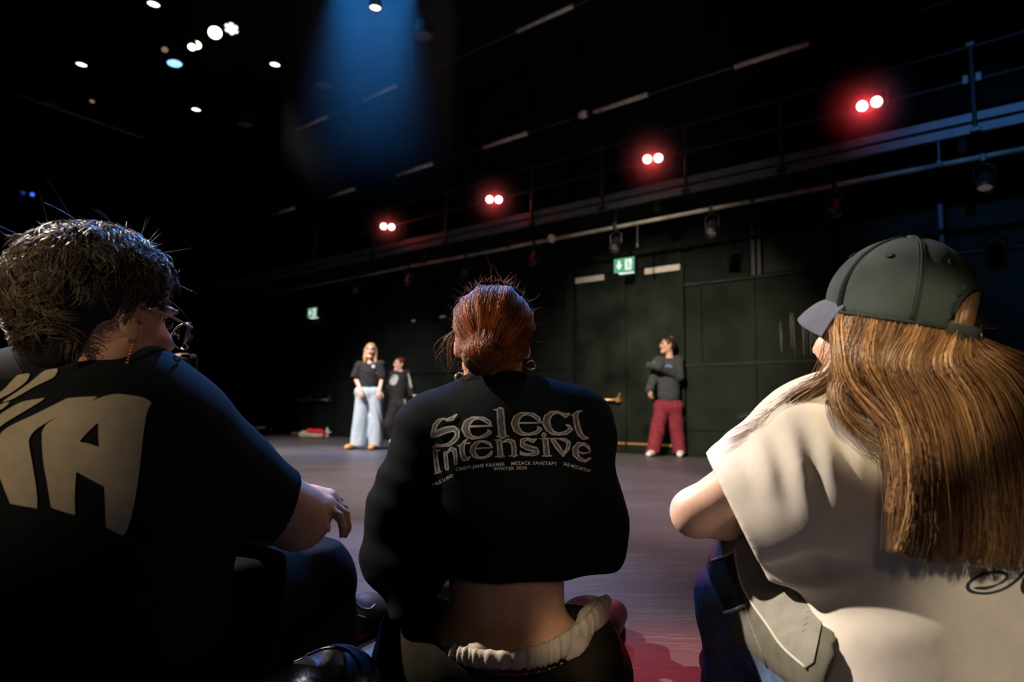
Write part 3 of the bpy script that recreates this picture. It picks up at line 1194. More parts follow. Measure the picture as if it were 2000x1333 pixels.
gl = 'round white downlights in the dark ceiling'
ceil_lamp(159, 126, 6, .075, M_LAMPW, 'round white downlight at the far left of the ceiling', gl)
ceil_lamp(300, 8, 6, .075, M_LAMPW, 'round white downlight cut near the top edge at the left', gl)
ceil_lamp(383, 214, 6, .075, M_LAMPW, 'lowest and farthest round white downlight on the left', gl)
ceil_lamp(537, 126, 6, .075, M_LAMPW, 'round white downlight right of the warm lamp cluster', gl)
ceil_lamp(733, 15, 6, .075, M_LAMPW, 'round white downlight inside the blue haze near the top', gl)
to_cam = lambda px, py, z: (CAM + Vector((-1.0, 1.5, -1.5)) - FL(px, py, z)).normalized()
ceil_lamp(420, 64, 5.9, .088, M_LAMPWARM, 'largest warm spotlight of the ceiling cluster', None, (to_cam(420, 64, 5.9) + Vector((.1, .0, -.2))), 'warm_spotlight', .3)
ceil_lamp(384, 88, 5.9, .062, M_LAMPWARM, 'warm double spotlight left of the largest lamp, rear lens', None, (to_cam(384, 88, 5.9) + Vector((0, 0, -.35))), 'warm_spotlight', .25)
ceil_lamp(375, 92, 5.55, .050, M_LAMPWARM, 'warm double spotlight left of the largest lamp, front lens', None, (to_cam(375, 92, 5.55) + Vector((0, 0, -.35))), 'warm_spotlight', .25)
ceil_lamp(341, 124, 5.9, .105, M_LAMPBLUE, 'flat bluish lamp below the warm ceiling cluster', None, (.15, -.1, -1), 'blue_spotlight', .2)
# white lamp with a ring of cells
c = FL(452, 56, 5.9)
ax = (to_cam(452, 56, 5.9) + Vector((-.1, .1, -.45))).normalized()
root = empty('led_spotlight', c)
mb = MB(); mb.lathe([(0, -.22), (.06, -.22), (.105, -.06), (.11, .012), (.10, .012), (.098, -.01), (0, -.01)], c, ax, 20); mb.build('housing', M_DKMETAL, root, True)
a1 = ax.orthogonal().normalized(); b1 = ax.cross(a1)
for k in range(7):
    q = c if k == 0 else c + (a1 * math.cos(k * math.pi / 3) + b1 * math.sin(k * math.pi / 3)) * .064
    mb = MB(); mb.lathe([(.031, 0), (.024, .008), (0, .012)], q, ax, 12); mb.build('cell_lens', M_LAMPCOOL, root, True)
mb = MB(); mb.tube([c - ax * .2, Vector((c.x, c.y, Z_TOP))], .012, 6); mb.build('stem', M_DKMETAL, root)
tag(root, 'cool white multi-cell spotlight right of the largest warm lamp', 'ceiling lamp')
# dim fittings
M_DIMW = mat('dim_warm_glass', (.5, .35, .25), .3, .5, emit=(1.0, .6, .4), estr=.22)
ceil_lamp(322, 97, 5.9, .045, M_DIMW, 'dim reddish fitting left of the warm double spotlight', None, (.4, -.5, -.6), 'dim_spotlight')
ceil_lamp(180, 198, 6.0, .04, M_DIMW, 'dim fitting below the far left downlight', None, (.2, -.5, -.8), 'dim_spotlight')
for (px, py), w in zip(((827, 72), (632, 168), (478, 245), (95, 205)), ('nearest, inside the blue haze', 'middle one, left of the blue haze', 'farthest, low on the left', 'alone at the left edge')):
    c = FL(px, py, 6.0)
    root = empty('ceiling_speaker', c)
    mb = MB(); mb.lathe([(0, -.22), (.13, -.22), (.17, -.03), (.17, 0), (.155, 0), (.15, -.02), (0, -.02)], c, (0, 0, -1), 6); mb.build('housing', M_DKMETAL, root)
    mb = MB(); mb.lathe([(.152, -.012), (.1, .006), (0, .012)], c, (0, 0, -1), 6); mb.build('grille', M_HEX, root)
    mb = MB(); mb.tube([c + ZUP * .2, Vector((c.x, c.y, Z_TOP))], .012, 6); mb.build('stem', M_DKMETAL, root)
    tag(root, 'faint grey six-sided ceiling fitting, ' + w, 'ceiling fitting', 'six-sided ceiling fittings')
# two tiny blue indicator lamps on the far wall
M_LED = mat('blue_indicator', (.1, .2, 1), .4, .5, emit=(.05, .16, 1.0), estr=1.3)
M_LED2 = mat('blue_indicator_dim', (.1, .2, 1), .4, .5, emit=(.03, .10, .8), estr=.25)
for px, py, m, w in ((63, 380, M_LED, 'brighter'), (45, 377, M_LED2, 'dimmer')):
    v = ray(px, py); t = (W(S_FAR - .3, 0, 0) - CAM).dot(WU) / v.dot(WU); c = CAM + v * t
    root = empty('indicator_lamp', c)
    mb = MB(); mb.box(c + WU * .08, (.16, .12, .12), ROOM_M, .01); mb.build('case', M_PLASTIC, root)
    mb = MB(); mb.lathe([(.045, -.01), (.04, .012), (0, .02)], c, -WU, 12); mb.build('led', m, root, True)
    mb = MB(); mb.tube([c + WU * .16, c + WU * .32], .02, 6); mb.build('wall_mount', M_DKMETAL, root)
    tag(root, w + ' of two tiny blue indicator lights on the dark far wall', 'indicator light')
# ================================================================== people
M_SKIN = mat('skin', (.60, .33, .22), .5, .4, noise=.10, scale=30, sss=.12)
M_SKIN2 = mat('skin_fair', (.72, .44, .33), .5, .4, noise=.08, scale=30, sss=.12)
M_EYE = mat('eye', (.05, .03, .02), .2, .6)
M_LIP = mat('lips', (.45, .13, .11), .4, .5)
M_GOLD = mat('gold', (.80, .52, .20), .25, .6, metal=1.0)
M_HAIR_RED = mat('red_hair_strands', (.2, .1, .05), .5, .22, attr='Col')
M_HAIR = mat('hair_strands', (.2, .1, .05), .42, .5, attr='Col')


def frame(fwd, up=(0, 0, 1)):
    f = Vector(fwd).normalized()
    r = f.cross(Vector(up)).normalized()
    u = r.cross(f)
    return Matrix((r, f, u)).transposed()      # local x right, y forward, z up


def head_prims(S, c, R, sc=1.0, ears=True, face=True):
    """c: head centre (between the ears), R: frame"""
    L = lambda x, y, z: c + R @ Vector((x, y, z)) * sc
    e = lambda p, r, k=.02, op='u', Q=None: S.ell(L(*p), [q * sc for q in r], k, np.array(Q if Q is not None else R), op)
    e((0, -.020, .035), (.074, .096, .084))
    e((0, .028, -.030), (.058, .062, .082), .03)
    S.cap(L(-.045, -.0, -.055), L(-.012, .072, -.100), .020 * sc, .016 * sc, .03)
    S.cap(L(.045, -.0, -.055), L(.012, .072, -.100), .020 * sc, .016 * sc, .03)
    if face:
        e((0, .078, -.096), (.018, .018, .016), .02)
        e((0, .083, .034), (.045, .014, .010), .015)
        for x in (-1, 1):
            e((.030 * x, .098, .010), (.015, .012, .010), .012, 's')
            e((.036 * x, .070, -.022), (.020, .018, .018), .02)
        S.cap(L(0, .090, .018), L(0, .112, -.020), .007 * sc, .011 * sc, .010)
        for x in (-1, 1):
            e((.010 * x, .101, -.026), (.008, .009, .007), .006)
        e((0, .090, -.050), (.021, .009, .006), .006)
        e((0, .089, -.060), (.018, .009, .006), .005)
    if ears:
        for x in (-1, 1):
            Q = R @ Matrix.Rotation(x * -.45, 3, 'Z') @ Matrix.Rotation(-.15, 3, 'X')
            e((.080 * x, -.010, -.002), (.008, .020, .033), .008, 'u', Q)
            e((.088 * x, .000, .002), (.006, .010, .018), .004, 's', Q)
            e((.079 * x, -.002, -.030), (.008, .009, .010), .008)


def face_bits(parent, c, R, sc=1.0, eye=M_EYE, lip=M_LIP):
    L = lambda x, y, z: c + R @ Vector((x, y, z)) * sc
    for x in (-1, 1):
        mb = MB(); mb.lathe([(0, -.008 * sc), (.0055 * sc, -.006 * sc), (.009 * sc, 0), (.0055 * sc, .006 * sc), (0, .008 * sc)], L(.030 * x, .0845, .011), R @ Vector((0, 1, 0)), 10)
        mb.build('eye', eye, parent, True)
    mb = MB()
    pts = [L(x, .0985 - abs(x) * .25, -.055 + .004 * math.cos(x * 120)) for x in np.linspace(-.021, .021, 9)]
    mb.tube(pts, [.002 * sc, .0045 * sc, .0055 * sc, .006 * sc, .006 * sc, .006 * sc, .0055 * sc, .0045 * sc, .002 * sc], 6)
    mb.build('lips', lip, parent, True)
    for x in (-1, 1):
        mb = MB()
        mb.tube([L(.012 * x, .100, .032), L(.030 * x, .097, .037), L(.048 * x, .083, .031)], [.003 * sc, .0035 * sc, .0015 * sc], 5)
        mb.build('eyebrow', M_EYE, parent, True)


def hand_prims(S, wrist, d, n, side=1, sc=1.0, curl=(.35, .35, .35, .35), thumb_in=.4, k=.006, spread=.09, curl2=None):
    """wrist point, d = direction along the hand, n = back-of-hand normal, side=+1: thumb on the right when looking
    along d with n up"""
    d = Vector(d).normalized()
    n = Vector(n)
    n = (n - d * n.dot(d)).normalized()
    r = d.cross(n).normalized() * side            # towards the thumb
    w = Vector(wrist)
    pl = .088 * sc
    S.cap(w, w + d * pl * .55, .026 * sc, .036 * sc, .02, flat=(n, 1.9))
    S.cap(w + d * pl * .45 + r * .018 * sc, w + d * pl + r * .018 * sc, .020 * sc, .016 * sc, .012, flat=(n, 1.4))
    S.cap(w + d * pl * .45 - r * .018 * sc, w + d * pl * .95 - r * .018 * sc, .020 * sc, .016 * sc, .012, flat=(n, 1.4))
    tips = []
    for i, (off, ln) in enumerate(((.029, .070), (.0095, .080), (-.0105, .074), (-.030, .058))):
        base = w + d * (pl * (.98, 1.02, .98, .90)[i]) + r * off * sc
        dd = (d + r * (spread * (1.0, .3, -.4, -1.1)[i])).normalized()
        p = base
        ang = 0
        c1 = curl[i]
        for j, fr in enumerate((.45, .32, .23)):
            ang += c1 * (1.0, 1.25, .9)[j] if curl2 is None else curl2[j]
            q = dd * math.cos(ang) - n * math.sin(ang)
            p2 = p + q * ln * fr * sc
            ra = (.0088, .0080, .0072, .0062)[j] * sc
            rb = (.0080, .0072, .0060)[j] * sc
            S.cap(p, p2, ra, rb, k)
            p = p2
        tips.append((p, q))
    # thumb
    p = w + d * pl * .28 + r * .026 * sc
    t1 = (d * .62 + r * .75 - n * .25 * thumb_in).normalized()
    p2 = p + t1 * .042 * sc
    S.cap(p, p2, .0135 * sc, .0105 * sc, .012)
    t2 = (d * .85 + r * (.45 - thumb_in * .6) - n * .5 * thumb_in).normalized()
    p3 = p2 + t2 * .032 * sc
    S.cap(p2, p3, .0100 * sc, .0092 * sc, k)
    t3 = (t2 - r * .3 * thumb_in - n * .15).normalized()
    p4 = p3 + t3 * .024 * sc
    S.cap(p3, p4, .0092 * sc, .0072 * sc, k)
    tips.append((p4, t3))
    return tips


def nails(parent, tips, n, m, sc=1.0):
    for p, q in tips:
        u = (Vector(n) - q * Vector(n).dot(q)).normalized()
        c = p + u * .0055 * sc
        R = Matrix((q.cross(u), q, u)).transposed()
        mb = MB(); mb.box(c, (.010 * sc, .011 * sc, .0025 * sc), R, .0012); mb.build('nail', m, parent, True)


def wrinkle(seed, amp, freq, axis=(0, 0, 1), warp=1.5):
    """cloth folds: warped sine bands across the cloth"""
    r = np.random.default_rng(seed)
    ph = r.uniform(0, 6.28, 8)
    a = np.array(axis, float)
    a /= np.linalg.norm(a)

    def f(x, y, z):
        t = x * a[0] + y * a[1] + z * a[2]
        w = warp * (np.sin(x * 9 + ph[0]) + np.sin(y * 8 + ph[1] + z * 5) + np.sin(z * 7 + ph[2] + x * 6))
        s = np.sin(t * freq + w) * .6 + np.sin(t * freq * 1.9 + w * 1.7 + ph[3]) * .4
        mask = .5 + .5 * np.sin(x * 11 + ph[4] + np.sin(z * 9 + ph[5]) * 1.3) * np.sin(z * 10 + ph[6] + y * 7)
        return (-amp * s * mask).astype(np.float32)
    return f


def fit(S_pts, pad, res):
    return sdf_around(S_pts, pad, res)


def rand_cols(n, base, var=.25, hue=.08):
    base = np.array(base)
    c = base[None, :] * (1 + RNG.normal(0, var, (n, 1))) * (1 + RNG.normal(0, hue, (n, 3)))
    return np.clip(c, .002, 1)


def clump_cols(n, bases, var=.25):
    idx = RNG.integers(0, len(bases), n)
    b = np.array(bases)[idx]
    return np.clip(b * (1 + RNG.normal(0, var, (n, 1))), .002, 1)
# ------------------------------------------------------------------ the woman seated in the middle
M_TEE = mat('black_jersey', (.0055, .0075, .0080), .95, .06, noise=.15, scale=40, bump=.12, bscale=900)
M_CAMO = mat('camouflage_cloth', (.008, .007, .005), .95, .03, col2=(.034, .027, .020), scale=9, bump=.1, bscale=700, detail=2)
M_COTTON = mat('cream_cotton', (.46, .40, .33), .85, .25, noise=.15, scale=30, bump=.15, bscale=500)


def middle_woman():
    J = P
    hc = J(962, 668, 1.47)
    R = frame((-.06, 1, -.12))
    neck = J(965, 760, 1.43)
    pel = J(985, 1270, 1.37)
    shl, shr = J(845, 845, 1.42), J(1122, 832, 1.42)
    ell_, elr = J(782, 1085, 1.40), J(1150, 1065, 1.42)
    hal, har = J(900, 1130, 1.86), J(1060, 1130, 1.86)
    # ---- body
    S = fit([hc + Vector((0, 0, .14)), J(720, 1100, 1.4), J(1215, 1350, 1.2), J(1100, 1350, 2.05), J(800, 1350, 2.0)], .05, .0062)
    head_prims(S, hc, R, 0.98)
    S.cap(neck, hc - Vector((0, .01, .02)), .052, .050, .03)
    S.cap(J(975, 900, 1.40), neck - Vector((0, 0, .02)), .09, .05, .06)
    S.cap(J(990, 1150, 1.36), J(978, 900, 1.39), .115, .12, .05, flat=((0, 1, 0), 1.45))
    S.cap(J(915, 1300, 1.37), J(1060, 1300, 1.37), .105, .105, .05)
    S.cap(shl, shr, .045, .045, .05)
    for s_, e_, h_ in ((shl, ell_, hal), (shr, elr, har)):
        S.cap(s_, e_, .042, .036, .03); S.cap(e_, h_, .036, .024, .02)
    hand_prims(S, hal, (.75, .5, -.2), (0, -.3, 1), -1, .95, (.3,) * 4)
    hand_prims(S, har, (-.75, .5, -.25), (0, -.3, 1), 1, .95, (.3,) * 4)
    body = S.build('person', M_SKIN, None)
    tag(body, 'seated woman with red-brown bun in black T-shirt, centre of the front row', 'person')
    face_bits(body, hc, R)
    # ---- T-shirt
    S = fit([J(700, 740, 1.40), J(1228, 1150, 1.40), J(985, 1000, 1.18), J(985, 1160, 1.85)], .03, .0058)
    S.cap(J(985, 1100, 1.385), J(985, 905, 1.395), .172, .178, .05, flat=((0, 1, 0), 1.5))
    S.cap(shl, shr, .070, .072, .06)
    S.cap(J(905, 812, 1.42), J(1045, 800, 1.42), .062, .06, .06)
    S.cap(J(968, 790, 1.425), J(966, 768, 1.43), .068, .058, .04)
    # left sleeve, pushed wide by the elbow
    S.cap(shl + Vector((.0, 0, 0)), J(800, 990, 1.405), .075, .078, .05)
    S.cap(J(800, 990, 1.405), J(776, 1086, 1.40), .078, .066, .05)
    S.cap(J(776, 1084, 1.40), J(835, 1108, 1.58), .068, .062, .04)
    # right sleeve
    S.cap(shr, J(1146, 1010, 1.41), .076, .076, .05)
    S.cap(J(1146, 1010, 1.41), J(1152, 1065, 1.41), .076, .070, .04)
    S.cap(J(1152, 1062, 1.41), J(1110, 1090, 1.60), .066, .06, .04)
    # cloth hanging over the left thigh
    S.cap(J(800, 1120, 1.36), J(806, 1190, 1.34), .050, .048, .05)
    S.ripple(wrinkle(3, .0045, 55, (.35, .2, 1)))
    S.half(J(985, 1140, 1.27) + Vector((0, 0, -.0)), (.0, -.45, -1), .0) if False else None
    # hem: cut below an arch, keep the drape on the left
    g = np.meshgrid(*[a.astype(np.float32) for a in S.ax], indexing='ij', sparse=True)
    zh = J(1000, 1140, 1.28).z
    xl = J(830, 1140, 1.3).x
    hem = zh + 0 * g[0] - .085 * np.clip((xl + .045 - g[0]) / .06, 0, 1) + .0022 * np.sin(g[0] * 47)
    S.D = np.maximum(S.D, hem - g[2])
    # neck opening
    S.cap(neck + Vector((0, .03, .05)), neck + Vector((0, -.005, -.03)), .062, .052, .008, op='s')
    shirt = S.build('t_shirt', M_TEE, body, 3)
    # ribbed collar
    ring = [neck + Vector((.066 * math.cos(a), .02 + .058 * math.sin(a), .010 + .020 * math.sin(a) + .010 * math.cos(a))) for a in np.linspace(0, 2 * math.pi, 33)]
    MB().tube(ring, .0085, 8).build('collar', M_TEE, body, True)
    # ---- trousers
    S = fit([J(735, 1150, 1.40), J(1235, 1500, 1.36), J(985, 1300, 1.10), J(700, 1300, 2.0), J(1200, 1300, 2.05)], .02, .0075)
    S.cap(J(885, 1325, 1.37), J(1085, 1325, 1.37), .142, .142, .06, flat=((0, 0, 1), 1.0))
    S.cap(J(850, 1330, 1.40), J(812, 1245, 1.75), .115, .085, .06)
    S.cap(J(1110, 1330, 1.40), J(1150, 1240, 1.78), .118, .085, .06)
    S.cap(J(812, 1245, 1.75), J(880, 1300, 1.95), .08, .06, .05)
    S.cap(J(1150, 1240, 1.78), J(1080, 1290, 1.98), .08, .06, .05)
    S.cap(J(806, 1215, 1.45), J(800, 1300, 1.42), .060, .07, .05)
    S.ripple(wrinkle(8, .006, 40, (.5, .4, .8)))
    # open top: scoop behind the back
    S.ell(J(1000, 1190, 1.335), (.165, .150, .112), .012, op='s')
    S.half((0, 0, .004), (0, 0, -1))
    tr = S.build('trousers', M_CAMO, body, 3)
    # ---- rolled cream waistband, gathered
    pts = []
    for x, y, d in ((815, 1235, 1.44), (828, 1252, 1.36), (870, 1272, 1.283), (930, 1286, 1.243), (1000, 1289, 1.228), (1070, 1277, 1.243), (1125, 1246, 1.275), (1160, 1212, 1.32), (1178, 1180, 1.40)):
        pts.append(J(x, y, d))
    path = catmull(pts, 170)
    Vv, Ff = [], []
    m = 10
    for i, c in enumerate(path):
        t = (path[min(i + 1, len(path) - 1)] - path[max(i - 1, 0)])
        t /= np.linalg.norm(t) + 1e-9
        out = np.cross(t, (0, 0, 1.0)); out /= np.linalg.norm(out) + 1e-9
        u = i / (len(path) - 1)
        gather = .0028 * math.sin(i * 1.7 + 1.2 * math.sin(i * .31)) * (.5 + .5 * math.sin(i * .13 + 1)) + .0014 * math.sin(i * .8 + 1)
        rw, rh = .009 + gather, .0165 + gather * .7 + .007 * max(0, math.sin((u - .5) * 6)) * (u > .5)
        for k in range(m):
            an = 2 * math.pi * k / m
            Vv.append(c + out * rw * math.cos(an) + np.array((0, 0, 1.0)) * rh * math.sin(an))
    for i in range(len(path) - 1):
        for k in range(m):
            k2 = (k + 1) % m
            Ff.append((i * m + k, i * m + k2, (i + 1) * m + k2, (i + 1) * m + k))
    link('waistband', np_mesh('waistband', np.array(Vv), np.array(Ff)), M_COTTON, body)
    # folded lining flap below the band at the sides
    S = fit([J(1090, 1180, 1.45), J(1200, 1300, 1.25)], .04, .006)
    S.cap(J(1120, 1262, 1.272), J(1172, 1192, 1.375), .030, .026, .02, flat=((.55, -1, .1), 2.2))
    S.cap(J(1150, 1215, 1.33), J(1182, 1180, 1.42), .026, .018, .02, flat=((.7, -1, .1), 2.2))
    S.ripple(wrinkle(21, .004, 110, (.6, .2, 1)))
    S.build('lining_fold', M_COTTON, body)
    S = fit([J(800, 1220, 1.45), J(960, 1310, 1.2)], .04, .006)
    S.cap(J(850, 1268, 1.32), J(935, 1276, 1.25), .024, .020, .02, flat=((-.3, -1, .1), 1.8))
    S.ripple(wrinkle(22, .004, 110, (.3, .2, 1)))
    S.build('lining_fold', M_COTTON, body)
    # ---- shoes (toes just show beyond the legs)
    for x, y, d in ((1185, 1205, 1.62), (880, 1310, 2.05)):
        q = J(x, y, d); q.z = max(q.z, .055)
        S = fit([q], .17, .007)
        S.cap(q + Vector((-.02, -.05, -.01)), q + Vector((.03, .09, -.02)), .045, .035, .02)
        S.half((0, 0, .006), (0, 0, -1))
        S.build('shoe', M_PLASTIC, body)
    # ---- hair: cap of hair drawn back into a low bun, with flyaways
    M_HBASE = mat('red_brown_hair_base', (.050, .017, .008), .5, .4, noise=.4, scale=60)
    S = fit([hc], .17, .006)
    L = lambda x, y, z: hc + R @ Vector((x, y, z))
    S.ell(L(0, -.026, .034), (.0865, .100, .0850), .02, np.array(R))
    S.ell(L(0, -.060, -.010), (.074, .060, .075), .03, np.array(R))
    S.ell(L(0, .085, .02), (.062, .05, .10), .02, np.array(R), 's')
    for x in (-1, 1):
        S.ell(L(.092 * x, -.004, -.010), (.024, .034, .045), .01, np.array(R), 's')
    bun = J(946, 697, 1.342)
    S.cap(bun + Vector((0, .05, .02)), bun, .030, .036, .02)
    S.ell(bun, (.040, .026, .033), .02)
    S.ell(bun + Vector((.012, -.012, -.004)), (.022, .016, .018), .01)
    S.ell(bun + Vector((-.022, -.008, .006)), (.018, .016, .022), .01)
    M_BUN = mat('dark_red_hair_bun', (.030, .010, .005), .5, .4, noise=.4, scale=60)
    SB = fit([bun], .08, .004)
    for k in range(14):
        a0, a1 = k * .449, (k + 1) * .449
        q = lambda a, r: bun + Vector((r * math.cos(a), -.012 - .006 * math.sin(a * 2), r * .86 * math.sin(a)))
        SB.cap(q(a0, .026), q(a1, .026), .0135, .0135, .004)
    SB.ell(bun + Vector((0, -.014, 0)), (.020, .018, .018), .003)
    bun_o = SB.build('hair_bun', M_BUN, body, 1)
    def grooves(x, y, z):
        an = np.arctan2(x - bun.x, z - bun.z) + 0 * y
        rr = np.sqrt((x - bun.x) ** 2 + (z - bun.z) ** 2) + 0 * y
        w = np.clip((rr - .035) / .03, 0, 1) * (y < hc.y + .03)
        return (.0042 * w * (np.sin(an * 13 + 1.5 * np.sin(an * 4)) * .6 + np.sin(an * 29 + 2) * .4)).astype(np.float32)
    S.ripple(grooves)
    hb = S.build('hair', M_HBASE, body, 1)
    Rn = np.array(R)
    hcn = np.array(hc)
    bvb = bvh_of(hb)
    paths, cols = [], []
    bunn = np.array(bun)
    for i in range(6500):
        # root on the front/top/side hairline, run over the skull to the bun
        a = RNG.uniform(-2.7, 2.7)                # around the bun as seen from behind, 0 = up
        l = RNG.uniform(.10, 1.0)
        rim = np.array([.084 * math.sin(a) * 1.02, -.02, .04 + .089 * math.cos(a)])
        if math.cos(a) < -.2:
            rim[2] = .04 + .10 * math.cos(a)
        rim[1] += RNG.uniform(-.01, .05) * (math.cos(a) > -.2)
        start = hcn + Rn @ rim
        end = bunn + np.array([.030 * math.sin(a), .012, .026 * math.cos(a)]) + RNG.normal(0, .005, 3)
        pts = []
        org = hcn + Rn @ np.array([0, -.02, .025])
        jit = RNG.normal(0, .0010)
        for t in np.linspace(1 - l, 1, 9):
            q = start * (1 - t) + end * t
            dv = q - org
            dv /= np.linalg.norm(dv)
            hit = bvb.ray_cast(Vector(org + dv * .3), Vector(-dv), .35)
            pts.append((np.array(hit[0]) if hit[0] is not None else q) + dv * (.0012 + jit))
        pts = np.array(pts) + RNG.normal(0, .0005, (9, 3))
        paths.append(pts)
        gv = math.sin(a * 13 + 1.5 * math.sin(a * 4)) * .6 + math.sin(a * 29 + 2) * .4
        tone = 1.0 - 1.15 * gv + RNG.normal(0, .3)  # shade painted into strands: dark in the grooves, bright on the ridges
        cols.append(np.array((.185, .052, .016)) * max(.12, tone))
    c1 = np.clip(np.array(cols), .003, 1)
    o = link('hair_lock', strands(paths, RNG.uniform(.0004, .0009, len(paths)), c1), M_HAIR_RED, hb)
    o['kind'] = 'stuff'
    # bun coils
    paths = []
    for i in range(1500):
        ph0 = RNG.uniform(0, 6.28); rr = RNG.uniform(.3, 1.0); dz = RNG.normal(0, .25)
        pts = []
        for t in np.linspace(0, RNG.uniform(1.5, 3.6), 9):
            an = ph0 + t
            ro = .026 + .0145 * math.cos(rr * 6.28)
            u = np.array([ro * math.cos(an), -.012 - .0145 * abs(math.sin(rr * 6.28)), ro * .86 * math.sin(an) + .002 * math.sin(3 * an + dz)])
            pts.append(bunn + u + RNG.normal(0, .0006, 3))
        paths.append(np.array(pts))
    c1 = clump_cols(len(paths), [(.07, .021, .009), (.13, .042, .016), (.03, .010, .005)], .3)
    me = strands(paths, RNG.uniform(.0004, .0009, len(paths)), c1); o = link('bun_strands', me, M_HAIR_RED, bun_o); o['kind'] = 'stuff'
    # flyaways
    paths = []
    for i in range(430):
        a = RNG.uniform(-2.0, 2.0)
        el = RNG.uniform(-.5, .6)
        dv = np.array([math.sin(a) * math.cos(el), math.sin(el) * .9 - .1, math.cos(a) * math.cos(el)])
        p0 = hcn + Rn @ (np.array([0, -.026, .040]) + dv * np.array([.084, .1, .089]))
        ln = RNG.gamma(2.0, .0058) + .004
        dirn = Rn @ (dv * .7 + RNG.normal(0, .5, 3)); dirn /= np.linalg.norm(dirn)
        side = RNG.normal(0, 1, 3)
        paths.append(np.array([p0 + dirn * ln * t + side * ln * .35 * t * t + RNG.normal(0, .0004, 3) for t in np.linspace(0, 1, 7)]))
    c1 = clump_cols(len(paths), [(.25, .10, .05), (.16, .06, .03)], .3)
    me = strands(paths, RNG.uniform(.00016, .0003, len(paths)), c1); o = link('flyaway_hair', me, M_HAIR_RED, hb); o['kind'] = 'stuff'
    # loose wisps at the nape and by the left ear
    paths = []
    for i in range(46):
        x = RNG.uniform(895, 1000); y = RNG.uniform(705, 735)
        p0 = np.array(J(x, y, 1.375)); ln = RNG.uniform(.03, .07)
        sw = RNG.normal(0, .3, 3); sw[2] = 0
        paths.append(np.array([p0 + np.array([0, -.004, -1]) * ln * t + sw * ln * t * t * .9 + np.array([.004 * math.sin(t * 5 + i), 0, 0]) for t in np.linspace(0, 1, 8)]))
    for i in range(26):
        p0 = np.array(J(RNG.uniform(884, 892), RNG.uniform(640, 668), 1.44)); ln = RNG.uniform(.05, .09)
        sw = np.array([RNG.normal(-.25, .25), RNG.normal(0, .2), 0])
        paths.append(np.array([p0 + np.array([-.1, 0, -1]) * ln * t + sw * ln * math.sin(t * 3.1) * .8 for t in np.linspace(0, 1, 8)]))
    c1 = clump_cols(len(paths), [(.12, .04, .018), (.2, .08, .04)], .3)
    me = strands(paths, RNG.uniform(.0003, .0006, len(paths)), c1); o = link('hair_wisps', me, M_HAIR_RED, hb); o['kind'] = 'stuff'
    # hoop earrings
    for px, py, d in ((1037, 714, 1.455), (898, 738, 1.455)):
        c = J(px, py, d)
        a = [c + Vector((.0105 * math.cos(t), .004 * math.sin(t), .0105 * math.sin(t))) for t in np.linspace(0, 2 * math.pi, 21)]
        MB().tube(a, .0016, 6).build('hoop_earring', M_GOLD, body, True)
    return body, shirt, tr


MID, MID_SHIRT, MID_TR = middle_woman()
# ------------------------------------------------------------------ the person seated at the left
M_NAVY = mat('midnight_jersey', (.0085, .0105, .0130), .9, .12, noise=.15, scale=40, bump=.12, bscale=900)
M_BLKTROU = mat('black_trouser_cloth', (.0058, .0062, .0072), .9, .08, noise=.2, scale=30, bump=.1, bscale=800)


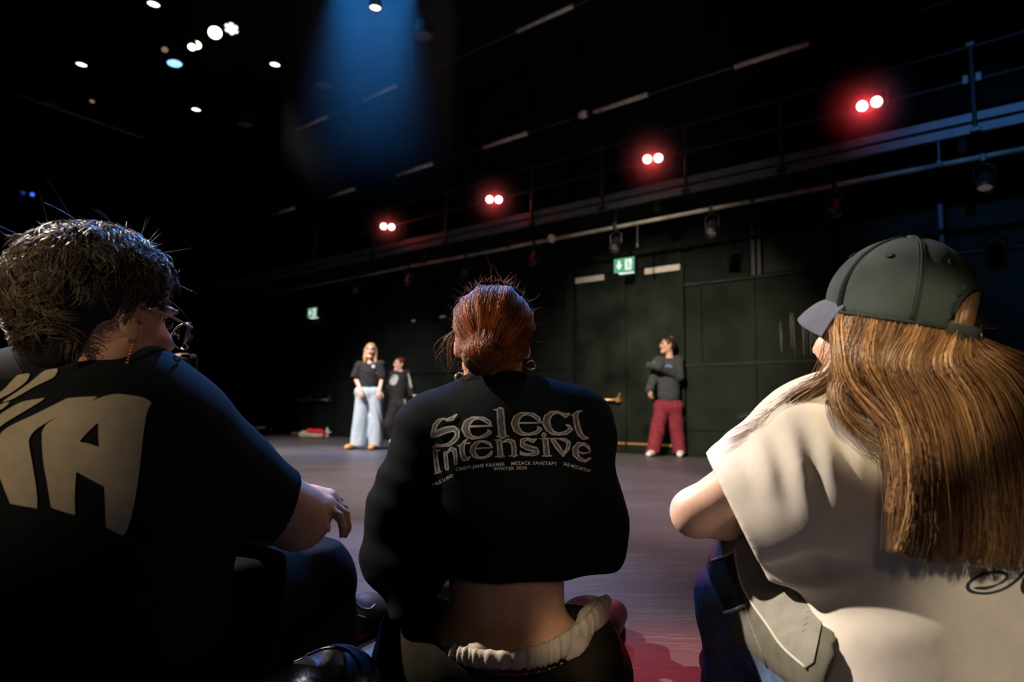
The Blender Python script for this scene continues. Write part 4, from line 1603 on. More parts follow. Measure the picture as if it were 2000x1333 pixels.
def left_person():
    J = P
    hc = J(208, 626, 1.02)
    R = frame((.42, .90, -.10))
    neck = J(190, 735, 1.03)
    shr, shl = J(366, 850, 1.07), J(-20, 815, 1.03)
    elr = J(582, 1012, 1.24)
    ell_ = J(-60, 1040, 1.10)
    S = fit([hc + Vector((0, 0, .16)), J(660, 1010, 1.36), J(-160, 1100, 1.1), J(150, 1400, .9), J(560, 970, 1.45)], .05, .0062)
    head_prims(S, hc, R, 1.0)
    S.cap(neck - Vector((0, 0, .03)), hc + Vector((-.03, -.02, -.01)), .058, .056, .03)
    S.cap(J(130, 1200, 1.06), J(180, 860, 1.05), .13, .13, .05, flat=((0, 1, 0), 1.4))
    S.cap(shl, shr, .05, .05, .05)
    S.cap(shr, elr, .048, .049, .03)
    S.cap(elr + Vector((-.010, -.012, .012)), elr, .050, .050, .03)
    wr = J(440, 1050, 1.42)
    S.cap(elr, wr, .046, .028, .03)
    S.cap(shl, ell_, .048, .042, .03)
    # left forearm comes across and its hand lies over the right elbow
    w2 = J(548, 966, 1.270)
    S.cap(ell_, J(300, 1040, 1.38), .042, .036, .03)
    S.cap(J(300, 1040, 1.38), w2, .036, .026, .02)
    bn = Vector((.10, -.25, 1))
    tips = hand_prims(S, w2, (1.0, .06, -.10), bn, 1, 1.05, (.50, .56, .62, .66), .7, .006, .10)
    hand_prims(S, wr, (-1, .2, 0), (0, -.4, 1), -1, .95, (.4,) * 4)
    body = S.build('person', M_SKIN, None)
    tag(body, 'seated person with short messy brown hair and glasses at the left edge', 'person')
    face_bits(body, hc, R)
    M_NAIL = mat('fingernail', (.64, .40, .32), .35, .4)
    nails(body, [tips[0], tips[1]], bn, M_NAIL, .75)
    # ---- oversized T-shirt
    S = fit([J(-170, 690, 1.03), J(600, 1120, 1.30), J(100, 1450, 1.0), J(100, 1100, .80)], .03, .0066)
    S.cap(J(110, 1330, 1.06), J(165, 900, 1.05), .215, .200, .06, flat=((0, 1, 0), 1.55))
    S.cap(shl, shr - Vector((.01, 0, 0)), .078, .070, .07)
    S.cap(J(100, 778, 1.04), J(285, 782, 1.05), .070, .068, .05)
    S.cap(J(150, 752, 1.035), J(240, 748, 1.04), .058, .055, .04)
    S.cap(shr, J(428, 922, 1.13), .072, .080, .05)
    S.cap(J(428, 922, 1.13), J(545, 990, 1.215), .080, .068, .04)
    S.cap(shl, ell_, .09, .085, .05)
    S.cap(J(330, 1000, 1.09), J(300, 1200, 1.10), .10, .11, .08)
    S.ripple(wrinkle(5, .0055, 46, (.55, .3, 1)))
    # sleeve opening and hem
    ax = (elr - J(428, 922, 1.13)).normalized()
    S.cap(elr + ax * .10, J(522, 978, 1.19), .062, .054, .006, op='s')
    S.half(J(570, 985, 1.19), ax + Vector((.30, 0, .08)))
    S.cap(neck + Vector((.005, .02, .05)), neck + Vector((0, -.002, -.03)), .066, .056, .008, op='s')
    shirt = S.build('t_shirt', M_NAVY, body, 3)
    ring = [neck + Vector((.070 * math.cos(a), .018 + .062 * math.sin(a), .014 + .020 * math.sin(a))) for a in np.linspace(0, 2 * math.pi, 33)]
    MB().tube(ring, .009, 8).build('collar', M_NAVY, body, True)
    # ---- trousers: knees drawn up
    S = fit([J(-250, 1150, 1.2), J(700, 1080, 1.62), J(600, 1300, 1.75), J(100, 1600, .9)], .05, .009)
    S.cap(J(60, 1400, 1.08), J(260, 1400, 1.08), .16, .16, .06)
    kr = J(598, 1140, 1.42)
    S.cap(J(280, 1390, 1.10), kr, .13, .088, .06)
    S.cap(J(330, 1215, 1.17), J(575, 1130, 1.40), .12, .088, .06)
    S.cap(kr, J(628, 1225, 1.62), .088, .070, .05)
    S.cap(J(628, 1150, 1.56), J(640, 1240, 1.64), .062, .066, .05)
    kl = J(-150, 1200, 1.45)
    S.cap(J(20, 1390, 1.1), kl, .13, .09, .06)
    S.cap(kl, J(-120, 1300, 1.7), .09, .07, .05)
    S.ripple(wrinkle(15, .007, 38, (.7, .3, .6)))
    S.half((0, 0, .004), (0, 0, -1))
    tr = S.build('trousers', M_BLKTROU, body, 3)
    # ---- trainer: toe to the right
    M_SHOE = mat('black_trainer', (.014, .014, .017), .55, .4, noise=.3, scale=60, bump=.3, bscale=350)
    M_SOLE = mat('dark_red_sole', (.20, .018, .018), .6, .4)
    M_TRIM = mat('shoe_trim', (.30, .24, .20), .45, .5)
    h = FL(655, 1262); t = FL(712, 1236)
    fd = (t - h); fd.z = 0; fd.normalize()
    sd = Vector((-fd.y, fd.x, 0))
    S = fit([h, t], .17, .005)
    S.cap(h + Vector((0, 0, .055)), h + fd * .12 + Vector((0, 0, .048)), .048, .044, .03)
    S.cap(h + fd * .10 + Vector((0, 0, .05)), h + fd * .20 + Vector((0, 0, .040)), .044, .036, .03, flat=((0, 0, 1), 1.05))
    S.cap(h + fd * -.01 + Vector((0, 0, .10)), h + fd * .02 + Vector((0, 0, .06)), .042, .046, .03)
    S.half((0, 0, .018), (0, 0, -1))
    shoe = S.build('trainer', M_SHOE, body, 2)
    S = fit([h, t], .17, .005)
    S.cap(h + Vector((0, 0, .014)), h + fd * .20 + Vector((0, 0, .014)), .050, .042, .02, flat=((0, 0, 1), 2.6))
    S.half((0, 0, .002), (0, 0, -1)); S.half((0, 0, .020), (0, 0, 1))
    S.build('sole', M_SOLE, shoe, 1)
    for k in range(4):
        c = h + fd * (.085 + .026 * k) + Vector((0, 0, .088 - .010 * k))
        MB().tube([c + sd * .032 - Vector((0, 0, .012)), c + sd * .012, c - sd * .012, c - sd * .032 - Vector((0, 0, .012))], .0035, 6).build('lace', M_SHOE, shoe, True)
    bv = bvh_of(shoe)
    line_on('trim_stripe', bv, [(692, 1175), (705, 1188), (722, 1190), (732, 1182)], .0022, M_TRIM, shoe)
    line_on('trim_stripe', bv, [(688, 1197), (700, 1203), (712, 1207)], .0018, M_TRIM, shoe)
    # ---- hair: thick wavy crop, lifted at the back
    L = lambda x, y, z: hc + R @ Vector((x, y, z))
    M_HB = mat('dark_brown_hair_base', (.014, .010, .006), .6, .3, noise=.4, scale=60)
    S = fit([hc], .24, .0065)
    S.ell(L(-.004, -.028, .044), (.084, .106, .088), .03, np.array(R))
    S.ell(L(-.024, -.066, .028), (.058, .050, .066), .04, np.array(R))
    S.ell(L(-.018, -.058, -.045), (.050, .034, .048), .04, np.array(R))
    S.ell(L(.0, .0, .080), (.064, .066, .040), .04, np.array(R))
    S.ell(L(0, .115, -.01), (.075, .06, .095), .02, np.array(R), 's')
    S.ell(L(.10, .012, -.028), (.034, .045, .052), .01, np.array(R), 's')
    S.ell(L(-.10, .012, -.028), (.034, .045, .052), .01, np.array(R), 's')
    hb = S.build('hair', M_HB, body, 2)
    bv = bvh_of(hb)
    Rn, hcn = np.array(R), np.array(hc)
    paths, cols = [], []
    nclump = 900
    for c in range(nclump):
        dv = RNG.normal(0, 1, 3)
        dv /= np.linalg.norm(dv)
        if dv[1] > .75 or dv[2] < -.75:
            continue
        if dv[0] > .55 and dv[2] < .10:
            continue
        wd_ = Rn @ dv
        org = hcn + Rn @ np.array([-.01, -.03, .03])
        hit = bv.ray_cast(Vector(org + wd_ * .35), Vector(-wd_), .5)
        if hit[0] is None:
            continue
        p0 = np.array(hit[0]); nr = np.array(hit[1])
        # hair sweeps from the crown outwards/down, towards the face on top
        sweep = Rn @ (np.array([dv[0] * .6, .10 * (dv[2] > .3) - .15, -.75 - .2 * dv[2]]) + RNG.normal(0, .45, 3))
        sweep = sweep - nr * sweep.dot(nr)
        sweep /= np.linalg.norm(sweep) + 1e-9
        ln = RNG.uniform(.022, .046)
        ph, amp = RNG.uniform(0, 6.28), RNG.uniform(.003, .009)
        side = np.cross(nr, sweep)
        base_c = RNG.choice(3, p=[.55, .33, .12])
        cb = np.array([(.060, .042, .024), (.12, .085, .047), (.21, .15, .08)][base_c])
        for k in range(16):
            q0 = p0 + side * RNG.normal(0, .006) + sweep * RNG.normal(0, .007) - nr * .004
            l2 = ln * RNG.uniform(.7, 1.15)
            conv = RNG.normal(0, .0015, 3)
            pts = [q0 + sweep * l2 * t + nr * (.003 + .012 * math.sin(t * 2.8) * (1 - .3 * t)) + side * amp * math.sin(t * 4.2 + ph) - side * 0.0 + conv * t for t in np.linspace(0, 1, 7)]
            paths.append(np.array(pts))
            cols.append(cb * (1 + RNG.normal(0, .22)))
    cols = np.clip(np.array(cols), .003, 1)
    me = strands(paths, RNG.uniform(.00035, .0007, len(paths)), cols); o = link('hair_lock', me, M_HAIR, hb); o['kind'] = 'stuff'
    # flyaways on the crown
    paths = []
    for i in range(260):
        dv = RNG.normal(0, 1, 3); dv[2] = abs(dv[2]) + .3; dv[1] -= .3; dv /= np.linalg.norm(dv)
        wd_ = Rn @ dv
        hit = bv.ray_cast(Vector(hcn + wd_ * .4), Vector(-wd_), .5)
        if hit[0] is None:
            continue
        p0 = np.array(hit[0]); ln = RNG.gamma(2, .010) + .008
        dd = wd_ * .8 + RNG.normal(0, .45, 3); dd /= np.linalg.norm(dd); sd_ = RNG.normal(0, 1, 3)
        paths.append(np.array([p0 + dd * ln * t + sd_ * ln * .4 * t * t for t in np.linspace(0, 1, 7)]))
    me = strands(paths, RNG.uniform(.00022, .0004, len(paths)), clump_cols(len(paths), [(.10, .07, .04), (.06, .04, .025)])); o = link('flyaway_hair', me, M_HAIR, hb); o['kind'] = 'stuff'
    # short hair fading down to the nape
    # ---- glasses
    M_FRAME = mat('clear_glasses_frame', (.28, .20, .17), .2, .6)
    gm, gnt, gb = _nt('spectacle_glass'); gb.inputs['Base Color'].default_value = (.9, .95, 1, 1); gb.inputs['Roughness'].default_value = .02; gb.inputs['Transmission Weight'].default_value = 1.0; gb.inputs['IOR'].default_value = 1.1; gb.inputs['Alpha'].default_value = .25
    gr = MB()
    for x in (-1, 1):
        pts = [L(.034 * x + .027 * math.cos(a), .118 - .006 * abs(math.cos(a)) - .010 * (x * math.cos(a) > .5), -.002 + .023 * math.sin(a)) for a in np.linspace(0, 2 * math.pi, 25)]
        gr.tube(pts, .0018, 6)
    gr.tube([L(-.010, .118, .002), L(0, .121, .005), L(.010, .118, .002)], .002, 6)
    gl_ = gr.build('glasses', M_FRAME, body, True)
    for x in (-1, 1):
        mb = MB(); mb.tube([L(.061 * x, .106, .010), L(.078 * x, .055, .014), L(.084 * x, .0, .016), L(.083 * x, -.022, .004), L(.080 * x, -.030, -.014)], .0020, 6); mb.build('temple_arm', M_FRAME, gl_, True)
        mb = MB(); mb.lathe([(.026, -.0006), (.026, .0006), (0, .0010)], L(.034 * x, .115, -.002), R @ Vector((.12 * x, 1, 0)), 20); mb.build('spectacle_lens', gm, gl_, True)
    # ---- dangling chain earring
    M_BEAD = mat('red_bead', (.55, .06, .05), .25, .6)
    q = L(.080, -.004, -.043)
    er = None
    for k in range(9):
        c = q + Vector((-.0012 * k, 0, -.0045 * k))
        mb = MB(); mb.lathe([(0, -.0026), (.0022, -.0012), (.0022, .0012), (0, .0026)], c, (0.3, .2, 1), 8)
        if er is None:
            er = mb.build('chain_earring', M_GOLD, body, True)
        else:
            mb.build('bead', M_BEAD if k == 4 else M_GOLD, er, True)
    return body, shirt, tr


LEFT, LEFT_SHIRT, LEFT_TR = left_person()
# ------------------------------------------------------------------ the long-haired person with the cap at the right
M_CREAM = mat('cream_jersey', (.66, .60, .51), .85, .25, noise=.06, scale=30, bump=.12, bscale=900, sheen=.05)
M_DENIM = mat('blue_denim', (.040, .062, .120), .85, .25, col2=(.075, .115, .20), scale=60, bump=.25, bscale=600)
M_CAP = mat('washed_green_black_cotton', (.034, .046, .042), .85, .25, noise=.28, scale=16, bump=.2, bscale=700)
M_JACKET = mat('olive_grey_fleece', (.115, .110, .082), .9, .2, noise=.15, scale=40, bump=.2, bscale=700)
M_OLIVE = mat('dark_olive_panel', (.034, .038, .024), .9, .2, noise=.15, scale=40, bump=.2, bscale=700)
M_PIPING = mat('cream_piping', (.50, .46, .37), .7, .3)


def cap_girl():
    J = P
    hc = J(1728, 650, .965)
    fw = Vector((-.60, .80, .04))
    R = frame(Vector((-.45, .89, .03)))
    L = lambda x, y, z: hc + R @ Vector((x, y, z))
    neck = J(1775, 775, 1.0)
    shl, shr = J(1590, 845, 1.03), J(2030, 850, 1.00)
    el = J(1358, 1002, 1.16)
    S = fit([hc + Vector((0, 0, .16)), J(1300, 1000, 1.15), J(1480, 1080, 1.5), J(2150, 1400, .9)], .04, .0062)
    head_prims(S, hc, R, 1.0, ears=False)
    S.cap(neck - Vector((0, 0, .03)), hc + Vector((.02, -.01, -.02)), .052, .050, .03)
    S.cap(J(1840, 1250, 1.02), J(1800, 880, 1.02), .12, .12, .05, flat=((0, 1, 0), 1.4))
    S.cap(shl, shr, .045, .045, .05)
    S.cap(shl, el, .044, .038, .03)
    wr = J(1560, 1060, 1.40)
    S.cap(el, wr, .039, .024, .02)
    S.cap(shr, J(2110, 1050, 1.08), .044, .038, .03); S.cap(J(2110, 1050, 1.08), J(1830, 1070, 1.36), .038, .024, .02)
    hand_prims(S, wr, (.9, .3, 0), (0, -.3, 1), -1, .92, (.35,) * 4)
    hand_prims(S, J(1830, 1070, 1.36), (-.9, .3, .05), (0, -.3, 1), 1, .92, (.35,) * 4)
    body = S.build('person', M_SKIN2, None)
    tag(body, 'seated person in cream T-shirt and dark baseball cap at the right edge', 'person')
    face_bits(body, hc, R)
    # ---- oversized cream T-shirt
    S = fit([J(1380, 740, 1.0), J(2250, 1450, .95), J(1800, 1000, .80), J(1800, 1200, 1.25)], .03, .0060)
    S.cap(J(1880, 1300, 1.02), J(1820, 900, 1.02), .185, .185, .06, flat=((0, 1, 0), 1.45))
    S.cap(J(1830, 1420, 1.00), J(1850, 1200, 1.00), .205, .19, .06, flat=((0, 1, 0), 1.45))
    S.cap(shl, shr, .070, .070, .06)
    S.cap(J(1690, 800, 1.01), J(1860, 795, 1.0), .062, .06, .05)
    S.cap(J(1740, 775, 1.0), J(1800, 770, 1.0), .056, .055, .04)
    # wide left sleeve
    S.cap(shl, J(1500, 935, 1.09), .074, .082, .05)
    S.cap(J(1560, 905, 1.06), J(1455, 985, 1.12), .085, .092, .05)
    S.cap(J(1600, 960, 1.04), J(1500, 1010, 1.085), .10, .085, .06)
    S.cap(J(1700, 960, 1.02), J(1590, 1000, 1.04), .11, .09, .08)
    S.cap(shr, J(2100, 1040, 1.06), .09, .09, .05)
    S.ripple(wrinkle(31, .0060, 42, (.75, .2, -.8), 1.2))
    # deep folds at the armpit, running down from the shoulder
    def folds(x, y, z):
        a = J(1535, 835, 1.0); b_ = J(1560, 985, .95)
        ux, uz = float(b_.x - a.x), float(b_.z - a.z)
        t = ((x - a.x) * ux + (z - a.z) * uz) / (ux * ux + uz * uz)
        d = (x - a.x) * uz - (z - a.z) * ux
        d = d / math.hypot(ux, uz)
        m = np.exp(-((t - .5) / .45) ** 2) * np.exp(-((d) / .06) ** 2)
        return (-.0042 * np.sin(d * 170 + 2.5 * t) * m).astype(np.float32)
    S.ripple(folds)
    # sleeve mouth: a plane across the arm, hollowed
    hp = J(1437, 1005, 1.10)
    hn = Vector((-.85, .25, -.42))
    S.half(hp + Vector((0.0, 0, 0)), hn)
    S.cap(el + (el - shl).normalized() * .10, J(1490, 950, 1.085), .078, .062, .006, op='s')
    # underside of the sleeve / gap between sleeve and waist
    S.cap(J(1450, 1150, 1.06), J(1590, 1116, .955), .026, .022, .010, op='s')
    S.cap(J(1590, 1116, .955), J(1720, 1106, .895), .022, .010, .010, op='s')
    S.cap(neck + Vector((-.005, .015, .05)), neck + Vector((0, -.002, -.03)), .062, .052, .008, op='s')
    shirt = S.build('t_shirt', M_CREAM, body, 3)
    ring = [neck + Vector((.066 * math.cos(a), .015 + .058 * math.sin(a), .012 + .018 * math.sin(a))) for a in np.linspace(0, 2 * math.pi, 33)]
    MB().tube(ring, .0085, 8).build('collar', M_CREAM, body, True)
    # ---- jeans
    S = fit([J(1340, 1080, 1.3), J(2200, 1600, 1.0), J(1380, 1500, 1.45), J(1700, 1300, .85)], .03, .008)
    kn = J(1462, 1170, 1.27)
    S.cap(J(1720, 1420, 1.02), J(1960, 1420, 1.02), .145, .145, .06)
    S.cap(J(1720, 1380, 1.02), kn, .115, .085, .06)
    S.cap(kn, J(1440, 1440, 1.36), .085, .070, .05)
    k2 = J(2080, 1150, 1.35)
    S.cap(J(1950, 1390, 1.05), k2, .12, .09, .06); S.cap(k2, J(2050, 1440, 1.42), .09, .07, .05)
    S.ripple(wrinkle(41, .006, 55, (.5, .3, .8)))
    S.half((0, 0, .004), (0, 0, -1))
    jeans = S.build('jeans', M_DENIM, body, 3)
    for q in (J(1440, 1440, 1.36), J(2050, 1440, 1.42)):
        q.z = .05
        S = fit([q], .2, .008)
        S.cap(q + Vector((0, -.02, 0)), q + Vector((0, .13, -.01)), .045, .036, .02); S.half((0, 0, .005), (0, 0, -1))
        S.build('shoe', M_PLASTIC, body)
    # ---- cap
    cd = (fw + Vector((0, 0, .22))).normalized()
    Rc = frame(cd)
    cc = hc + R @ Vector((0, -.012, .030))
    C = lambda x, y, z: cc + Rc @ Vector((x, y, z))
    Rcn = np.array(Rc)
    S = fit([cc], .18, .0048)
    S.ell(C(0, -.008, .008), (.0825, .102, .100), .01, Rcn)
    S.ripple(wrinkle(77, .0022, 60, (.4, .3, .9)))
    S.half(C(0, 0, -.015), Rc @ Vector((0, 0.03, -1)))
    # arched opening at the back
    S.cap(C(0, -.20, .004), C(0, -.075, .004), .043, .041, .003, op='s')
    crown = S.build('cap', M_CAP, body, 2)
    bvc = bvh_of(crown)
    cm = M_CAP
    # visor: curved plate
    Vv, Ff = [], []
    nu, nv = 21, 9
    for layer in (0, 1):
        for i in range(nu):
            a = -1.15 + 2.3 * i / (nu - 1)
            for j in range(nv):
                t = j / (nv - 1)
                e = .042 * math.cos(a * .98) ** .7
                x = .0825 * math.sin(a) * (1 + .02 * t)
                y = -.008 + .100 * math.cos(a) + e * t
                z = .006 - .026 * math.sin(a) ** 2 * (.4 + .6 * t) * 1.1 - .024 * t * t - .010 * t - .003 * layer
                Vv.append(tuple(C(x, y, z)))
    N = nu * nv
    for i in range(nu - 1):
        for j in range(nv - 1):
            k = i * nv + j
            Ff.append((k, k + nv, k + nv + 1, k + 1)); Ff.append((N + k, N + k + 1, N + k + nv + 1, N + k + nv))
    bd = [i * nv + nv - 1 for i in range(nu)]
    for a, c in zip(bd[:-1], bd[1:]):
        Ff.append((a, c, N + c, N + a))
    M_VISOR = mat('lit_visor_cotton', (.10, .105, .14), .85, .2, noise=.1, scale=40, bump=.15, bscale=900)  # lighter bluish colour carries the cool top light on the visor
    me = np_mesh('visor', np.array(Vv), np.array(Ff)); recalc(me)
    link('visor', me, M_VISOR, crown)
    # button, eyelets, seams, strap
    tp = C(0, -.008, .1075)
    mb = MB(); mb.lathe([(.0, -.004), (.0115, -.004), (.0125, 0), (.010, .004), (0, .006)], tp, Rc @ Vector((0, 0, 1)), 14); mb.build('button', cm, crown, True)
    M_SEAM = mat('cap_seam', (.020, .027, .026), .9, .2)
    def on_cap(az, el_, r=1.0):
        d = Vector((math.sin(az) * math.cos(el_), math.cos(az) * math.cos(el_), math.sin(el_)))
        return C(.0832 * r * d.x, -.008 + .1028 * r * d.y, .008 + .1008 * r * d.z)
    for az in [k * math.pi / 3 for k in range(6)]:
        lo = -.2
        if abs(az - math.pi) < .1:
            lo = .52
        for e in (-.035, 0, .035):
            pts = [on_cap(az + e / max(.35, math.cos(t)) * (1 if t < 1.2 else .3), t, 1.004) for t in np.linspace(lo, 1.5, 14)]
            MB().tube(pts, .0010 if e else .0016, 5).build('seam', M_SEAM, crown, True)
    for az in [math.pi / 6 + k * math.pi / 3 for k in range(6)]:
        q = on_cap(az, .72, 1.003)
        n = (q - C(0, -.008, .008)).normalized()
        mb = MB(); mb.lathe([(.0022, .0), (.0052, .0012), (.0058, 0), (.004, -.002)], q, n, 12); mb.build('eyelet', M_SEAM, crown, True)
        mb = MB(); mb.lathe([(0, .0003), (.0026, .0003)], q, n, 10); mb.build('eyelet_hole', M_PLASTIC, crown)
    # rim band
    pts = [on_cap(a, -.215, 1.012) for a in np.linspace(-2.60, 2.60, 40)]
    MB().tube(pts, .0028, 6).build('rim_band', M_SEAM, crown, True)
    # edge of the back opening
    pts = []
    for t in np.linspace(0, math.pi, 20):
        q = C(.043 * math.cos(t), 0, .004 + .043 * math.sin(t))
        lx = (Rc.transposed() @ (q - cc))
        yy = -.008 - .102 * math.sqrt(max(0, 1 - (lx.x / .0825) ** 2 - ((lx.z - .008) / .100) ** 2))
        pts.append(C(lx.x, yy, lx.z))
    MB().tube(pts, .0030, 6).build('opening_edge', M_SEAM, crown, True)
    # strap across the opening, its loose end sticking out
    Vs, Fs = [], []
    azs = np.linspace(math.pi - .62, math.pi + .62, 16)
    for i, a in enumerate(azs):
        for (z, r) in ((-.027, 1.0), (-.006, 1.0), (-.006, 1.025), (-.027, 1.025)):
            p_ = C(.0825 * math.sin(a) * r * 1.01, -.008 + .103 * math.cos(a) * r, z)
            Vs.append(tuple(p_))
    for i in range(len(azs) - 1):
        for k in range(4):
            k2_ = (k + 1) % 4
            Fs.append((i * 4 + k, i * 4 + k2_, i * 4 + 4 + k2_, i * 4 + 4 + k))
    me = np_mesh('strap', np.array(Vs), np.array(Fs)); recalc(me)
    st = link('strap', me, cm, crown)
    bq = C(-.0, -.122, -.009)
    tg = Rc @ Vector((1, 0.0, 0))
    # buckle
    bR = Matrix((Rc @ Vector((1, 0, 0)), Rc @ Vector((0, 1, 0)), Rc @ Vector((0, 0, 1)))).transposed()
    mb = MB()
    M_BUCK = mat('dark_brass_buckle', (.22, .15, .08), .35, .6, metal=1)
    bc = C(.030, -.108, -.016)
    bt = (Rc @ Vector((1, .32, 0))).normalized()
    for (dx, dz) in ((-.009, 0), (.009, 0)):
        mb.tube([bc + bt * dx + ZUP * .014, bc + bt * dx - ZUP * .014], .0018, 6)
    for dz in (-.014, .014):
        mb.tube([bc - bt * .009 + ZUP * dz, bc + bt * .009 + ZUP * dz], .0018, 6)
    mb.build('buckle', M_BUCK, st, True)
    e0 = J(1885, 632, .885); e1 = J(1948, 629, .900)
    d_ = (e1 - e0)
    RR = Matrix((d_.normalized(), ZUP.cross(d_.normalized()), ZUP)).transposed()
    mb = MB(); mb.box((e0 + e1) / 2, (d_.length, .003, .0175), RR, .001); mb.build('strap_end', M_PLASTIC, st)
    # ---- long hair
    M_HB = mat('auburn_hair_base', (.050, .026, .011), .55, .35, noise=.4, scale=50)
    bsh = bvh_of(shirt)
    S = fit([hc, J(1720, 1080, .9), J(2150, 1100, .85)], .12, .0075)
    S.ell(L(0, -.030, .0), (.070, .072, .070), .03, np.array(R))
    S.cap(L(0, -.045, -.05), J(1815, 790, .935), .062, .062, .05, flat=((0, 1, 0), 1.4))
    S.cap(J(1825, 800, .925), J(1850, 960, .885), .066, .058, .04, flat=((0, 1, 0), 3.0))
    S.cap(J(1900, 790, .925), J(2030, 960, .885), .070, .078, .04, flat=((0, 1, 0), 3.0))
    S.cap(J(1850, 960, .882), J(1890, 1010, .876), .058, .050, .04, flat=((0, 1, 0), 3.2))
    S.ell(L(0, .085, -.04), (.060, .06, .11), .02, np.array(R), 's')
    hb = S.build('hair', M_HB, body, 2)
    # guide curves: (points as seen from the camera, depth) from under the cap down the back
    G = []
    def g(az, pts):
        st = [on_cap(az, -.12, .88), on_cap(az, -.30, .975)]
        G.append(catmull(st + [J(*q) for q in pts], 18))
    # from the temple round to the far side of the neck; below, the hair fans over the back
    g(-1.05, [(1645, 690, .925), (1652, 745, .925), (1690, 795, .90), (1745, 860, .88), (1750, 960, .865), (1735, 1070, .865)])
    g(-1.45, [(1668, 700, .90), (1690, 755, .90), (1735, 810, .885), (1758, 890, .865), (1762, 990, .855), (1745, 1085, .855)])
    g(-1.85, [(1705, 710, .880), (1735, 765, .880), (1768, 830, .87), (1780, 930, .855), (1785, 1030, .847), (1775, 1095, .85)])
    g(-2.2, [(1750, 715, .866), (1775, 780, .862), (1803, 860, .857), (1818, 960, .848), (1825, 1050, .84), (1820, 1100, .843)])
    g(-2.5, [(1795, 715, .858), (1825, 780, .855), (1850, 870, .852), (1865, 970, .843), (1872, 1060, .837), (1868, 1108, .84)])
    g(-2.8, [(1840, 710, .855), (1875, 770, .853), (1905, 860, .850), (1920, 970, .84), (1930, 1060, .833), (1925, 1112, .836)])
    g(-3.1, [(1880, 700, .855), (1925, 752, .854), (1965, 840, .848), (1985, 960, .838), (1995, 1060, .83), (1990, 1112, .833)])
    g(-3.45, [(1915, 692, .862), (1970, 737, .860), (2025, 820, .853), (2055, 960, .843), (2065, 1060, .838), (2060, 1118, .84)])
    g(-3.8, [(1940, 684, .880), (2010, 726, .878), (2080, 810, .870), (2120, 950, .86), (2130, 1050, .853), (2125, 1110, .858)])
    g(-4.2, [(1960, 692, .905), (2040, 736, .903), (2120, 810, .898), (2170, 940, .888), (2180, 1040, .883), (2175, 1100, .888)])
    G = np.array(G)
    paths, cols = [], []
    nG = len(G)
    tones = [(.30, .160, .062), (.20, .10, .040), (.40, .235, .105), (.12, .056, .024)]
    tt = np.linspace(0, 1, 18)
    for c in range(230):
        u = RNG.uniform(0, nG - 1.001)
        i = int(u); f = u - i
        gd = G[i] * (1 - f) + G[i + 1] * f
        ln = RNG.uniform(.86, 1.0) if RNG.random() < .7 else RNG.uniform(.62, .92)
        ph, am = RNG.uniform(0, 6.28), RNG.uniform(.001, .006)
        sec = math.sin(u * 4.4 + 1.0) * .6 + math.sin(u * 9.7) * .4
        tone = np.array(tones[RNG.choice(4, p=[.34, .30, .18, .18])]) * (1.05 + .55 * sec)  # clump colour follows lift: shade painted into the gaps between sections
        lift = RNG.uniform(-.010, .006) - .014 * sec
        for k in range(40):
            off = RNG.normal(0, 1, 3) * np.array([.0062, .0045, .002])
            x = tt * ln
            base = np.stack([np.interp(x, tt, gd[:, q]) for q in range(3)], 1)
            fan = (.06 + 1.3 * np.sin(tt * 2.6) * (1 - .35 * tt))[:, None]
            base = base + off * fan
            base[:, 1] += lift * np.sin(tt * 3.0) * np.clip((tt - .12) / .3, 0, 1) - .001
            base[:, 0] += am * np.sin(tt * 6 + ph) * tt * 1.6
            base[:, 1] += RNG.normal(0, .0035) * np.clip((tt - .05) / .25, 0.1, 1)
            base += RNG.normal(0, .0006, 3)
            paths.append(base); cols.append(tone * (1 + RNG.normal(0, .25)))
    cols = np.clip(np.array(cols), .004, 1)
    me = strands(paths, RNG.uniform(.00030, .0006, len(paths)), cols, .3); o = link('hair_lock', me, M_HAIR, hb); o['kind'] = 'stuff'
    # hair behind the cap opening
    paths, cols = [], []
    for k in range(700):
        a = math.pi + RNG.uniform(-.55, .55); 
        z0 = RNG.uniform(.02, .045)
        pts = []
        for t in np.linspace(0, 1, 8):
            z = z0 - (z0 + .03) * t
            pts.append(np.array(C(.077 * math.sin(a), -.008 + .093 * math.cos(a), z)))
        paths.append(np.array(pts) + RNG.normal(0, .0007, (1, 3))); cols.append(np.array(tones[RNG.integers(0, 4)]) * .8)
    me = strands(paths, RNG.uniform(.0004, .0007, len(paths)), np.array(cols)); o = link('hair_in_cap_opening', me, M_HAIR, hb); o['kind'] = 'stuff'
    # lock over the left shoulder and loose strands blown forward
    paths, cols = [], []
    lock = catmull([J(1640, 690, .935), J(1625, 748, .945), J(1560, 792, .985), J(1490, 847, 1.02), J(1412, 888, 1.06)], 18)
    lock2 = catmull([J(1660, 735, .915), J(1635, 760, .915), J(1645, 805, .905), J(1690, 850, .895), J(1745, 875, .875)], 18)
    for gd, n_, sp in ((lock, 480, .0055), (lock2, 420, .0060)):
        for k in range(n_):
            off = RNG.normal(0, sp, 3)
            ln = RNG.uniform(.55, 1.0)
            x = tt * ln
            base = np.stack([np.interp(x, tt, gd[:, q]) for q in range(3)], 1) + off * (.4 + .8 * tt)[:, None]
            base[:, 2] += RNG.normal(0, .010) * tt ** 2
            base[:, 2] += .004 if n_ == 420 else .011
            paths.append(base); cols.append(np.array(tones[RNG.integers(0, 4)]) * (1 + RNG.normal(0, .2)))
